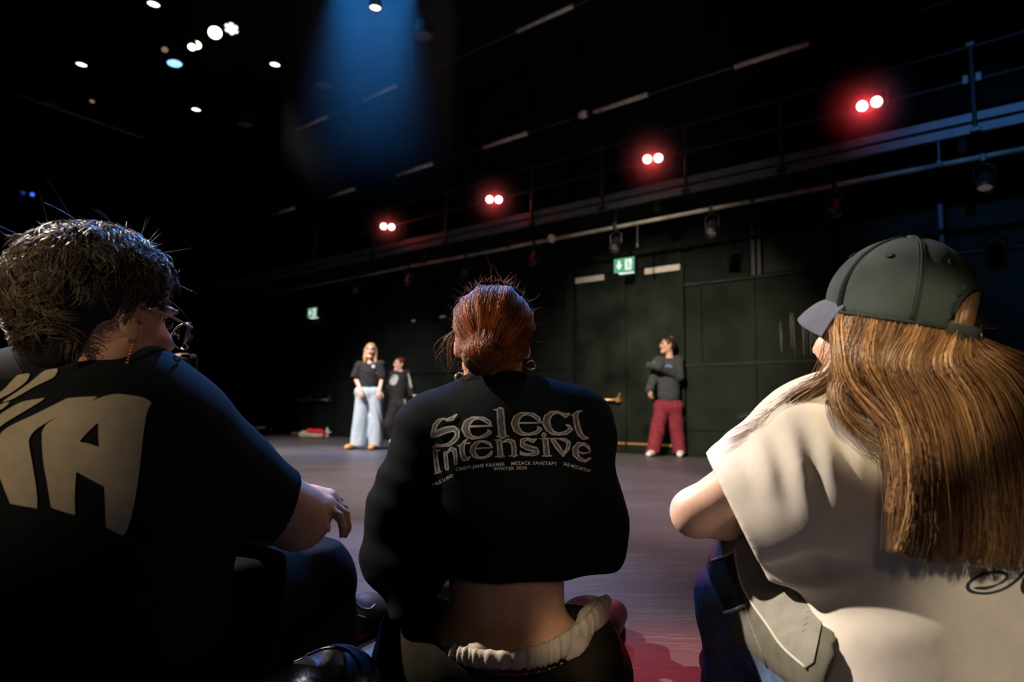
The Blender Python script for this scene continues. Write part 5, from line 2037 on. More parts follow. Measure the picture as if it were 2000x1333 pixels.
    for k in range(16):
        p0 = J(RNG.uniform(1615, 1640), RNG.uniform(640, 700), .96); p1 = J(RNG.uniform(1590, 1620), RNG.uniform(700, 770), .99)
        p2 = J(RNG.uniform(1480, 1600), RNG.uniform(780, 850), 1.02)
        paths.append(bez(p0, p0 + Vector((-.02, 0, -.03)), p1, p2, 18)); cols.append(np.array(tones[1]))
    me = strands(paths, RNG.uniform(.0003, .0006, len(paths)), np.clip(np.array(cols), .004, 1), .3); o = link('shoulder_lock', me, M_HAIR, hb); o['kind'] = 'stuff'
    # hair at the temple, covering the ear
    paths, cols = [], []
    for k in range(2600):
        u = RNG.random()
        az = -.50 - 2.0 * u
        p0 = on_cap(az, -.12, .88); p1 = on_cap(az, -.32, .985 + RNG.uniform(0, .03))
        p3 = J(1640 + 130 * u + RNG.normal(0, 7), 742 + 25 * u + RNG.normal(0, 14), .922 - .058 * u + RNG.normal(0, .004))
        p2 = p3 + Vector((-.004, -.008 + .006 * u, .05))
        paths.append(bez(p0, p1, p2, p3, 10)); cols.append(np.array(tones[RNG.integers(0, 4)]) * (1 + RNG.normal(0, .2)))
    me = strands(paths, RNG.uniform(.0004, .0007, len(paths)), np.clip(np.array(cols), .004, 1), .5); o = link('temple_hair', me, M_HAIR, hb); o['kind'] = 'stuff'
    return body, shirt, jeans, crown


GIRL, GIRL_SHIRT, GIRL_JEANS, GIRL_CAP = cap_girl()
# ------------------------------------------------------------------ prints on the shirts, the jacket over the knees
M_PRINT = mat('cream_screen_print', (.40, .36, .28), .8, .2, noise=.08, scale=50)
M_CHROME = mat('chrome_effect_print', (.5, .5, .5), .6, .3, attr='Col')
M_NAMES = mat('white_screen_print', (.50, .48, .44), .8, .2)


def left_print():
    bv = bvh_of(LEFT_SHIRT)
    T = lambda pts: [(x / 3.603, 690 + y / 3.603) for x, y in pts]
    A = T(smooth_poly([(300, 590), (310, 540), (350, 490), (500, 400), (700, 320), (810, 293), (900, 298), (1000, 315), (1060, 345), (1058, 370), (1035, 420), (1010, 560), (990, 760), (965, 950), (930, 1130), (900, 1230), (870, 1280), (850, 1278), (745, 1225), (745, 1225), (745, 1150), (735, 940), (735, 940), (640, 890), (540, 835), (540, 835), (530, 1000), (535, 1140), (535, 1140), (430, 1110), (365, 1085), (365, 1085), (335, 900), (310, 760)], 5))
    A2 = T([(563, 625), (600, 580), (640, 540), (697, 487), (695, 540), (697, 600), (700, 662), (640, 640)])
    I = T(smooth_poly([(-60, 700), (0, 600), (20, 560), (90, 510), (260, 430), (430, 345), (500, 318), (690, 308), (690, 308), (660, 330), (520, 395), (380, 465), (260, 540), (215, 600), (212, 650), (235, 780), (262, 950), (268, 1080), (250, 1090), (80, 1060), (80, 1060), (40, 960), (0, 860), (-60, 760)], 5))
    K = T(smooth_poly([(-80, 480), (0, 440), (60, 400), (170, 345), (325, 318), (325, 318), (290, 345), (150, 430), (50, 490), (0, 530), (-80, 620)], 5))
    k2 = T(smooth_poly([(-60, 400), (0, 370), (50, 350), (78, 350), (78, 350), (40, 385), (0, 408), (-60, 440)], 5))
    U = T(smooth_poly([(22, 345), (60, 320), (200, 225), (310, 135), (360, 120), (410, 115), (405, 145), (375, 180), (250, 240), (110, 320), (40, 347)], 5))
    V = T(smooth_poly([(-60, 330), (0, 285), (40, 255), (120, 170), (160, 155), (214, 150), (210, 175), (180, 215), (90, 280), (0, 330), (-60, 370)], 5))
    for nm, ps in (('printed_letter', [A, A2]), ('printed_letter', [I]), ('printed_letter', [K]), ('printed_letter', [k2]), ('printed_letter', [U]), ('printed_letter', [V])):
        a = np.array([p for q in ps for p in q])
        decal(nm, bv, field_of(ps), (a[:, 0].min() - 2, a[:, 1].min() - 2, a[:, 0].max() + 2, a[:, 1].max() + 2), M_PRINT, LEFT_SHIRT, 2.5, .0022)


left_print()


def middle_print():
    bv = bvh_of(MID_SHIRT)
    Z6 = lambda st: [(820 + x / 7.405, 780 + y / 7.405, w / 7.405) for x, y, w in st]
    Z7 = lambda st: [(990 + x / 7.405, 780 + y / 7.405, w / 7.405) for x, y, w in st]
    Z2 = lambda st: [(820 + x / 5.556, 780 + y / 5.556, w / 5.556) for x, y, w in st]
    letters = [
        [Z6([(535, 230, 14), (470, 285, 30), (400, 305, 22), (345, 285, 14), (275, 320, 30), (222, 390, 38), (205, 450, 34), (190, 525, 38), (260, 500, 50), (380, 450, 50), (490, 430, 45), (545, 470, 38), (545, 540, 38), (495, 610, 36), (425, 660, 28), (330, 675, 20), (240, 672, 24), (180, 705, 12)])],
        [Z6([(1030, 385, 14), (1000, 340, 34), (930, 295, 32), (850, 275, 20), (760, 290, 34), (690, 350, 55), (665, 430, 62), (690, 510, 50), (760, 560, 30), (860, 562, 20), (950, 532, 28), (1010, 485, 32), (985, 445, 12)]), Z6([(740, 400, 16), (860, 395, 15), (1040, 393, 12)])],
        [Z6([(1165, 175, 55), (1175, 350, 58), (1192, 520, 58)]), Z6([(1075, 160, 10), (1150, 160, 16)]), Z6([(1110, 545, 10), (1285, 540, 10)])],
        [Z7([(490, 345, 12), (455, 290, 32), (380, 237, 32), (300, 215, 20), (210, 225, 34), (140, 280, 52), (115, 360, 60), (140, 440, 52), (210, 500, 32), (310, 515, 20), (420, 490, 28), (475, 440, 32), (440, 405, 12)]), Z7([(190, 350, 15), (320, 350, 14), (495, 345, 10)])],
        [Z7([(895, 222, 18), (840, 245, 34), (785, 215, 20), (720, 192, 20), (640, 212, 36), (580, 270, 52), (565, 350, 58), (595, 430, 50), (660, 490, 34), (750, 508, 22), (850, 490, 30), (920, 440, 30), (900, 400, 26), (850, 372, 8)])],
        [Z7([(1085, 175, 10), (1030, 185, 22), (985, 240, 38), (1000, 330, 44), (1020, 420, 44), (1050, 500, 42), (1105, 560, 30), (1165, 565, 14)]), Z7([(925, 235, 6), (985, 240, 26)])],
        [Z6([(230, 750, 36), (240, 900, 38), (262, 1040, 38)]), Z6([(190, 755, 10), (290, 740, 12)]), Z6([(220, 1080, 8), (315, 1050, 10)])],
        [Z6([(375, 785, 30), (388, 900, 32), (400, 1000, 32)]), Z6([(405, 770, 16), (460, 720, 28), (508, 745, 36), (522, 830, 30), (525, 930, 26)])],
        [Z6([(690, 580, 10), (645, 625, 24), (612, 700, 40), (622, 800, 42), (645, 858, 38), (695, 868, 24), (735, 830, 8)]), Z6([(545, 680, 6), (640, 648, 12), (722, 636, 14)])],
        [Z6([(1050, 700, 10), (1012, 650, 24), (950, 620, 22), (880, 612, 16), (820, 640, 30), (777, 700, 42), (767, 760, 44), (800, 820, 36), (860, 852, 20), (940, 847, 16), (1010, 812, 24), (1042, 765, 18)]), Z6([(830, 718, 12), (900, 712, 11), (1050, 704, 9)])],
        [Z2([(862, 465, 30), (875, 605, 32)]), Z2([(812, 448, 6), (880, 445, 9)]), Z2([(822, 626, 6), (918, 623, 8)]), Z2([(895, 470, 10), (955, 447, 20), (1008, 470, 28), (1022, 540, 28), (1020, 605, 28)]), Z2([(970, 618, 6), (1058, 614, 7)])],
        [Z2([(1265, 432, 8), (1222, 457, 22), (1160, 433, 16), (1110, 455, 26), (1110, 500, 28), (1170, 530, 32), (1250, 548, 30), (1268, 580, 26), (1225, 602, 20), (1150, 602, 16), (1100, 592, 20), (1092, 568, 8)])],
        [Z2([(1360, 455, 34), (1372, 595, 34)]), Z2([(1300, 432, 6), (1390, 428, 8)]), Z2([(1326, 618, 6), (1425, 616, 7)]), Z2([(1342, 390, 27)])],
        [Z2([(1440, 448, 24), (1490, 520, 30), (1550, 605, 20)]), Z2([(1550, 605, 14), (1600, 540, 22), (1612, 475, 22), (1570, 442, 20), (1515, 433, 10)]), Z2([(1408, 430, 6), (1500, 430, 7)])],
        [Z2([(1845, 565, 6), (1825, 520, 18), (1780, 487, 18), (1720, 490, 26), (1680, 540, 32), (1685, 600, 32), (1730, 650, 24), (1790, 672, 16), (1845, 640, 12)]), Z2([(1715, 565, 10), (1765, 590, 10), (1842, 575, 6)])],
    ]
    for st in letters:
        F = brush_field(st)
        a = np.array([(x, y, w) for q in st for x, y, w in q])
        box = ((a[:, 0] - a[:, 2]).min() - 1, (a[:, 1] - a[:, 2]).min() - 1, (a[:, 0] + a[:, 2]).max() + 1, (a[:, 1] + a[:, 2]).max() + 1)
        mw = float(np.max(a[:, 2]))

        def chrome(x, y, F=F, mw=mw):
            t = -F(x, y)
            e = 1.5
            gx_ = F(x + e, y) - F(x - e, y)
            gy_ = F(x, y + e) - F(x, y - e)
            ph = np.sin(np.arctan2(gy_, gx_) * 2 + x * .22 + y * .31) * .5
            v = np.where(t < .75, .85, np.where(t < 1.35, .10, np.where(t < 2.6 + ph, .95, np.where(t < 3.2 + ph, .22, .16))))
            v = v * (.82 + .25 * np.sin(x * .9 + y * .7) * np.sin(y * 1.1 - x * .35))
            v = np.where((t > .42 * mw + 1.2) & (mw > 4.8), .13 + .05 * np.sin(x * 1.3), v)
            return np.clip(v, .01, 1)[:, None] * np.array([[.60, .53, .47]])
        decal('printed_letter', bv, F, box, M_CHROME, MID_SHIRT, .62, .0018, chrome)
    text_on('printed_names', bv, 'CINDY-JANE KRAMER', [(891, 921), (920, 916), (955, 912), (986, 910)], 9.3, M_NAMES, MID_SHIRT)
    text_on('printed_names', bv, 'MEZACK SAHETAPY', [(998, 909), (1040, 908), (1087, 909.5)], 9.3, M_NAMES, MID_SHIRT)
    text_on('printed_names', bv, 'SAB MCCARTHY', [(1099, 909), (1125, 916), (1152, 924)], 9.0, M_NAMES, MID_SHIRT)
    text_on('printed_names', bv, 'WINTER 2026', [(964, 919.5), (996, 918.5), (1029, 917)], 9.3, M_NAMES, MID_SHIRT)
    text_on('printed_names', bv, 'PALE LUND', [(846, 951), (866, 942), (887, 931)], 9.0, M_NAMES, MID_SHIRT)


middle_print()


def girl_print():
    bv = bvh_of(GIRL_SHIRT)
    M_INK = mat('dark_green_print', (.008, .030, .022), .7, .3)
    Tm = lambda pts: [(1640 + x / 2.942, 880 + y / 2.942) for x, y in pts]
    for st in ([(965, 735), (955, 710), (900, 700), (820, 712), (760, 745), (735, 780), (760, 812), (840, 822), (920, 805), (985, 770), (1040, 720), (1075, 670)],
               [(780, 790), (850, 790), (920, 765), (962, 735)],
               [(1100, 690), (1060, 740), (1050, 800), (1085, 822), (1130, 790), (1170, 730), (1200, 690)]):
        pts = Tm(st)
        c = catmull([(x, y, 0) for x, y in pts], 60)
        F = brush_field([[(x, y, 1.7 + 1.3 * abs(math.sin(i * .09))) for i, (x, y, _) in enumerate(c)]])
        decal('printed_script', bv, F, (c[:, 0].min() - 6, c[:, 1].min() - 6, c[:, 0].max() + 6, c[:, 1].max() + 6), M_INK, GIRL_SHIRT, 1.2, .0018)


girl_print()


def jacket():
    J = P
    kn = J(1512, 1140, 1.245)
    S = fit([J(1370, 1020, 1.25), J(1740, 1400, .95), J(1500, 1350, 1.4)], .05, .0062)
    S.cap(kn, J(1700, 1330, 1.01), .100, .128, .05)
    S.cap(kn + Vector((0, 0, .03)), J(1518, 1085, 1.26), .085, .075, .05)
    S.cap(kn, J(1512, 1235, 1.23), .098, .100, .05)
    S.cap(kn, kn + Vector((.05, .16, -.02)), .098, .085, .05)
    S.ripple(wrinkle(51, .005, 48, (1, .3, .45), 1.0))
    S.half(J(1452, 1282, 1.2), (-.72, -.1, -.70), .01)
    S.half(J(1583, 1225, 1.05), (.93, -.1, -.42), .01)
    S.half((0, 0, .02), (0, 0, -1))
    jk = S.build('jacket', M_JACKET, None, 3)
    tag(jk, 'olive and grey fleece jacket with cream piping draped over a raised knee', 'jacket')
    bv = bvh_of(jk)
    Tm = lambda pts: [(1330 + x / 4.002, 1000 + y / 4.002) for x, y in pts]
    M_GREYP = mat('light_grey_fleece_panel', (.235, .225, .185), .9, .2, noise=.12, scale=40, bump=.2, bscale=700)
    dk = Tm([(230, 390), (258, 380), (340, 350), (425, 312), (440, 420), (480, 580), (500, 735), (380, 780), (255, 800), (225, 802)])
    lt = Tm([(425, 200), (425, 312), (440, 420), (480, 580), (560, 720), (680, 890), (800, 1060), (980, 1220), (1040, 1180), (1100, 900), (1120, 600), (1100, 200)])
    sm = Tm([(230, 180), (430, 180), (425, 312), (340, 350), (258, 380), (230, 388)])
    for nm, pl, m in (('dark_panel', dk, M_OLIVE), ('grey_panel', lt, M_GREYP), ('grey_panel', sm, M_GREYP)):
        a = np.array(pl)
        decal(nm, bv, field_of([pl]), (a[:, 0].min() - 2, a[:, 1].min() - 2, a[:, 0].max() + 2, a[:, 1].max() + 2), m, jk, 2.5, .0015)
    for pts in ([(250, 385), (340, 350), (425, 312)], [(248, 802), (380, 780), (502, 733)],
                [(422, 290), (440, 420), (480, 580), (560, 720), (680, 890), (800, 1060), (985, 1225)]):
        line_on('piping', bv, Tm(pts), .0026, M_PIPING, jk, 50)
    line_on('stitch_line', bv, Tm([(500, 735), (560, 920), (640, 1120), (700, 1320)]), .0010, M_GREYP, jk, 40)
    M_EMB = mat('dark_embroidery', (.018, .018, .018), .8, .2)
    arc = catmull([(x, y, 0) for x, y in Tm([(965, 950), (985, 870), (1000, 790), (1012, 735), (1035, 695), (1085, 660)])], 9)
    for i in range(8):
        x, y, _ = arc[i]; x2, y2, _ = arc[i + 1]
        dx, dy = (x2 - x), (y2 - y)
        mx_, my_ = -dy * .28, dx * .28
        line_on('embroidered_letter', bv, [(x - mx_, y - my_), (x + dx * .35 + mx_ * .3, y + dy * .35 + my_ * .3), (x + mx_ + dx * .5, y + my_ + dy * .5)], .0016, M_EMB, jk, 8)
    # zip pull hanging at the knee side
    q = J(1374, 1228, 1.30)
    mb = MB(); mb.box(q, (.009, .004, .026), None, .002); mb.tube([q + Vector((0, 0, .012)), q + Vector((.004, 0, .03))], .002, 6)
    mb.build('zip_pull', M_STEEL, jk)
    return jk


JACKET = jacket()
# black padded bag on the floor behind the left person
def bag():
    J = P
    M_BAG = mat('black_glossy_nylon', (.010, .010, .011), .28, .6, noise=.2, scale=20, bump=.25, bscale=60)
    c = J(600, 1400, 1.13)
    S = fit([c], .26, .007)
    S.cap(J(530, 1425, 1.09), J(655, 1368, 1.15), .080, .068, .05)
    S.cap(J(655, 1340, 1.17), J(650, 1420, 1.15), .058, .07, .05)
    S.ripple(wrinkle(61, .006, 60, (.8, .2, .5)))
    S.half((0, 0, .003), (0, 0, -1))
    b_ = S.build('bag', M_BAG, None, 3)
    bv = bvh_of(b_)
    line_on('bag_piping', bv, [(538, 1303), (570, 1296), (590, 1288)], .0016, M_TAPE, b_, 20)
    line_on('bag_seam', bv, [(600, 1282), (640, 1268), (680, 1272), (705, 1300)], .003, M_BAG, b_, 30)
    tag(b_, 'black glossy padded bag on the floor between the left and middle people', 'bag')


bag()
# ================================================================== dancers on the floor
M_TEE2 = mat('washed_black_jersey', (.022, .023, .024), .85, .25, noise=.2, scale=20, bump=.1, bscale=400)
M_PALEDENIM = mat('pale_blue_denim', (.34, .43, .50), .85, .25, col2=(.43, .51, .57), scale=7, bump=.1, bscale=300)
M_CHAR = mat('charcoal_sweatshirt', (.050, .054, .056), .9, .2, noise=.18, scale=30, bump=.1, bscale=300)
M_BURG = mat('burgundy_corduroy', (.21, .028, .040), .9, .2, noise=.25, scale=18, bump=.2, bscale=200)
M_BOOT = mat('tan_boot', (.52, .28, .08), .6, .4, noise=.1, scale=40)
M_TRAINER = mat('white_trainer', (.72, .70, .64), .6, .4, noise=.08, scale=40)
M_EMBLEM = mat('pale_emblem_print', (.50, .50, .50), .7, .3, noise=.25, scale=40)
M_BLONDE = mat('blonde_hair_base', (.42, .24, .11), .5, .4, noise=.35, scale=70)
M_DKHAIR = mat('dark_brown_hair', (.035, .018, .012), .5, .4, noise=.35, scale=60)
M_REDHAIR = mat('dark_red_hair', (.12, .022, .014), .5, .4, noise=.3, scale=60)
M_BLK2 = mat('black_tracksuit', (.020, .020, .021), .8, .3, noise=.2, scale=20)
M_SILVER = mat('silver_stripe', (.42, .42, .42), .6, .4, noise=.2, scale=40)


def shoe(parent, heel, d, m, ln=.25, wd_=.042):
    heel = Vector(heel); heel.z = 0
    d = Vector(d); d.z = 0; d.normalize()
    S = fit([heel, heel + d * ln], .09, .009)
    S.cap(heel + d * .04 + ZUP * .055, heel + d * .12 + ZUP * .050, .045, .044, .03)
    S.cap(heel + d * .10 + ZUP * .045, heel + d * (ln - .04) + ZUP * .036, .043, wd_, .03, flat=(ZUP, 1.15))
    S.half((0, 0, .004), (0, 0, -1))
    return S.build('shoe', m, parent, 1)


def long_hair(parent, hc, R, m, drop, side=0.0, sc=1.0):
    L = lambda x, y, z: hc + R @ Vector((x, y, z)) * sc
    S = fit([hc, hc - Vector((0, 0, drop))], .17, .009)
    S.ell(L(0, -.022, .036), [q * sc for q in (.084, .104, .092)], .02, np.array(R))
    for x in (-1, 1):
        k = 1.0 + side * x
        S.cap(L(.070 * x, -.01, .01), L((.082 + .02 * side) * x + .02 * side, .03, -drop * .62 * k), .034 * sc, .030 * sc, .03)
        S.cap(L((.082 + .02 * side) * x + .02 * side, .03, -drop * .6 * k), L(.09 * x + .05 * side, .06, -drop * k), .032 * sc, .016 * sc, .03)
    S.cap(L(0, -.07, -.02), L(0, -.085, -drop), .075 * sc, .06 * sc, .03, flat=((R @ Vector((0, 1, 0))), 1.7))
    S.ell(L(0, .105, -.02), [q * sc for q in (.056, .07, .105)], .015, np.array(R), 's')
    return S.build('hair', m, parent, 1)


def back_hair(parent, hc, R, m, bun=None, sc=1.0):
    L = lambda x, y, z: hc + R @ Vector((x, y, z)) * sc
    S = fit([hc], .17, .008)
    S.ell(L(0, -.026, .038), [q * sc for q in (.081, .101, .090)], .02, np.array(R))
    S.ell(L(0, -.06, -.02), [q * sc for q in (.066, .05, .06)], .03, np.array(R))
    S.ell(L(0, .10, .0), [q * sc for q in (.066, .065, .095)], .015, np.array(R), 's')
    for x in (-1, 1):
        S.ell(L(.09 * x, .0, -.015), [q * sc for q in (.022, .03, .04)], .008, np.array(R), 's')
    if bun:
        S.ell(L(*bun), [q * sc for q in (.042, .042, .040)], .02)
    return S.build('hair', m, parent, 1)


def blonde_dancer():
    J = P
    d = FL(712, 878).y
    hc = J(724, 686, d); R = frame((.10, -1, .02))
    sl, sr = J(702, 715, d), J(744, 713, d)          # left and right as seen
    wl, wr = J(704, 762, d - .16), J(741, 764, d - .16)
    el_, er = J(696, 742, d + .01), J(746, 741, d + .01)
    S = fit([hc + ZUP * .15, J(680, 880, d), J(755, 880, d), J(720, 770, d - .35), J(720, 770, d + .2)], .03, .0078)
    head_prims(S, hc, R, 1.0)
    S.cap(hc - ZUP * .05, J(723, 712, d), .046, .05, .02)
    S.cap(J(722, 722, d), J(720, 765, d), .11, .10, .03, flat=((0, 1, 0), 1.6))
    S.cap(sl, sr, .045, .045, .04)
    S.cap(J(714, 778, d), J(728, 778, d), .08, .08, .03)
    S.cap(J(708, 780, d), J(700, 868, d), .07, .04, .04); S.cap(J(732, 780, d), J(734, 868, d), .07, .04, .04)
    for a, b_, c in ((sl, el_, wl), (sr, er, wr)):
        S.cap(a, b_, .040, .035, .02); S.cap(b_, c, .034, .025, .02)
    hand_prims(S, wl, (.25, -.25, -1), (-.2, -1, .2), 1, .95, (.35,) * 4, k=.004)
    hand_prims(S, wr, (-.05, -.2, -1), (.2, -1, .2), -1, .95, (.35,) * 4, k=.004)
    body = S.build('person', M_SKIN2, None, 1)
    tag(body, 'long-haired blonde dancer standing in black T-shirt and very wide pale jeans', 'person')
    face_bits(body, hc, R)
    S = fit([J(685, 700, d), J(758, 762, d), J(720, 730, d - .25), J(720, 730, d + .25)], .03, .008)
    S.cap(J(722, 728, d), J(720, 752, d), .155, .140, .05, flat=((0, 1, 0), 1.45))
    S.cap(sl, sr, .062, .062, .05)
    S.cap(sl, J(694, 737, d), .068, .072, .03); S.cap(sr, J(747, 738, d), .068, .074, .03)
    S.cap(J(722, 712, d), J(722, 706, d), .06, .05, .03)
    S.ripple(wrinkle(71, .006, 50, (.4, .2, 1)))
    S.half(J(694, 737.5, d), (-.3, 0, -1)) if False else None
    g_ = np.meshgrid(*[a.astype(np.float32) for a in S.ax], indexing='ij', sparse=True)
    z1, z2 = J(695, 737, d).z, J(720, 759, d).z
    arm = (np.abs(g_[0] - J(722, 740, d).x) > .155)
    S.D = np.where(arm, np.maximum(S.D, z1 - g_[2]), np.maximum(S.D, z2 + .06 * (g_[0] < J(712, 740, d).x) * np.clip((J(712, 740, d).x - g_[0]) / .08, 0, 1) - g_[2])).astype(np.float32)
    S.cap(J(722, 700, d - .06), J(723, 711, d), .055, .05, .006, op='s')
    sh = S.build('t_shirt', M_TEE2, body, 1)
    bv = bvh_of(sh)
    decal('printed_emblem', bv, brush_field([[(729, 716, 3.4)]]), (724, 711, 734, 721), M_EMBLEM, sh, .8, .004)
    S = fit([J(678, 752, d), J(752, 880, d), J(715, 800, d - .35), J(715, 800, d + .35)], .02, .009)
    S.cap(J(709, 766, d), J(734, 766, d), .125, .125, .04, flat=((0, 1, 0), 1.15))
    S.cap(J(708, 778, d), J(699, 885, d), .105, .128, .02)
    S.cap(J(734, 778, d), J(734, 885, d), .105, .108, .02)
    S.cap(J(720, 772, d), J(720, 790, d), .095, .07, .03)
    S.ripple(wrinkle(72, .010, 42, (1, .5, .2), 1.6))
    S.half((0, 0, .045), (0, 0, -1)); S.half(J(720, 757, d), (0, 0, 1))
    S.build('jeans', M_PALEDENIM, body, 1)
    shoe(body, Vector((J(694, 870, d).x, d + .03, 0)), (-.25, -1, 0), M_BOOT, .29, .050)
    shoe(body, Vector((J(733, 870, d).x, d + .03, 0)), (-.05, -1, 0), M_BOOT, .29, .050)
    hb = long_hair(body, hc, R, M_BLONDE, .26, -.32)
    return body


def emblem_dancer():
    J = P
    d = 11.6
    hc = J(780, 712, d); R = frame((-.75, -.65, 0))
    sl, sr = J(768, 731, d - .05), J(796, 729, d + .05)
    S = fit([hc + ZUP * .15, J(745, 870, d), J(835, 870, d), J(780, 770, d - .4), J(780, 770, d + .4)], .02, .0085)
    head_prims(S, hc, R, 1.0)
    S.cap(hc - ZUP * .05, J(782, 729, d), .046, .05, .02)
    S.cap(J(782, 738, d), J(778, 780, d), .11, .10, .05, flat=((0, 1, 0), 1.4))
    S.cap(sl, sr, .045, .045, .04)
    e1, w1 = J(761, 757, d + .05), J(768, 784, d + .12)
    e2, w2 = J(801, 752, d + .02), J(806, 772, d - .02)
    S.cap(sl, e1, .04, .035, .02); S.cap(e1, w1, .034, .025, .02)
    S.cap(sr, e2, .04, .035, .02); S.cap(e2, w2, .034, .025, .02)
    hand_prims(S, w2, (1, -.1, -.25), (0, -.2, 1), 1, .95, (.2,) * 4, k=.004)
    hand_prims(S, w1, (-.2, -.4, -1), (-.5, -.6, .2), 1, .95, (.3,) * 4, k=.004)
    S.cap(J(775, 790, d), J(762, 830, d - .05), .075, .055, .04); S.cap(J(762, 830, d - .05), J(772, 856, d), .05, .04, .03)
    S.cap(J(786, 790, d), J(794, 826, d), .075, .055, .04); S.cap(J(794, 826, d), J(800, 856, d + .2), .05, .04, .03)
    body = S.build('person', M_SKIN2, None, 1)
    tag(body, 'red-haired dancer mid-step in black tracksuit with pale round emblem', 'person')
    face_bits(body, hc, R)
    S = fit([J(752, 722, d), J(815, 795, d), J(780, 760, d - .35), J(780, 760, d + .3)], .02, .0085)
    S.cap(J(781, 742, d), J(777, 780, d), .150, .140, .05, flat=((0, 1, 0), 1.4))
    S.cap(sl, sr, .06, .06, .05)
    S.cap(sl, e1, .060, .055, .03); S.cap(e1, w1, .055, .045, .03)
    S.cap(sr, e2, .062, .058, .03); S.cap(e2, w2 - Vector((.02, 0, 0)), .056, .045, .03)
    S.ripple(wrinkle(81, .006, 50, (.4, .3, 1)))
    S.cap(J(782, 718, d), J(782, 728, d), .055, .05, .006, op='s')
    sh = S.build('sweatshirt', M_BLK2, body, 1)
    bv = bvh_of(sh)
    decal('printed_emblem', bv, brush_field([[(771, 739, 7.2), (768, 746, 7.0)]]), (758, 730, 780, 755), M_EMBLEM, sh, 1.2, .006)
    decal('sleeve_stripe', bv, brush_field([[(797, 731, 1.4), (800, 742, 1.8), (803, 756, 2.0)]]), (793, 728, 808, 760), M_SILVER, sh, .8, .006)
    S = fit([J(740, 780, d), J(812, 870, d), J(780, 800, d - .35), J(780, 800, d + .4)], .02, .009)
    S.cap(J(772, 788, d), J(788, 788, d), .11, .11, .04)
    S.cap(J(773, 792, d), J(760, 830, d - .05), .115, .110, .04); S.cap(J(760, 830, d - .05), J(768, 852, d), .108, .085, .03)
    S.cap(J(788, 792, d), J(796, 828, d), .110, .100, .04); S.cap(J(796, 828, d), J(800, 852, d + .2), .10, .085, .03)
    S.ripple(wrinkle(82, .008, 45, (1, .5, .3)))
    S.half((0, 0, .03), (0, 0, -1))
    tr = S.build('trousers', M_BLK2, body, 1)
    bv = bvh_of(tr)
    decal('side_stripe', bv, brush_field([[(790, 782, 1.0), (794, 800, 1.1), (797, 828, 1.1)]]), (786, 780, 801, 832), M_SILVER, tr, .8, .006)
    # the trailing white trainer, toe on the floor
    q = J(767, 866, d - .1); q.z = 0
    S = fit([q, q + Vector((.16, 0, .1))], .09, .009)
    S.cap(q + Vector((.13, .03, .125)), q + Vector((.05, .01, .06)), .046, .045, .03); S.cap(q + Vector((.06, .01, .06)), q + Vector((-.02, -.02, .042)), .044, .038, .03)
    S.half((0, 0, .004), (0, 0, -1)); S.build('shoe', M_TRAINER, body, 1)
    shoe(body, J(800, 862, d + .2) + Vector((0, .05, 0)), (-.3, -1, 0), M_TRAINER)
    back_hair(body, hc, R, M_REDHAIR)
    return body


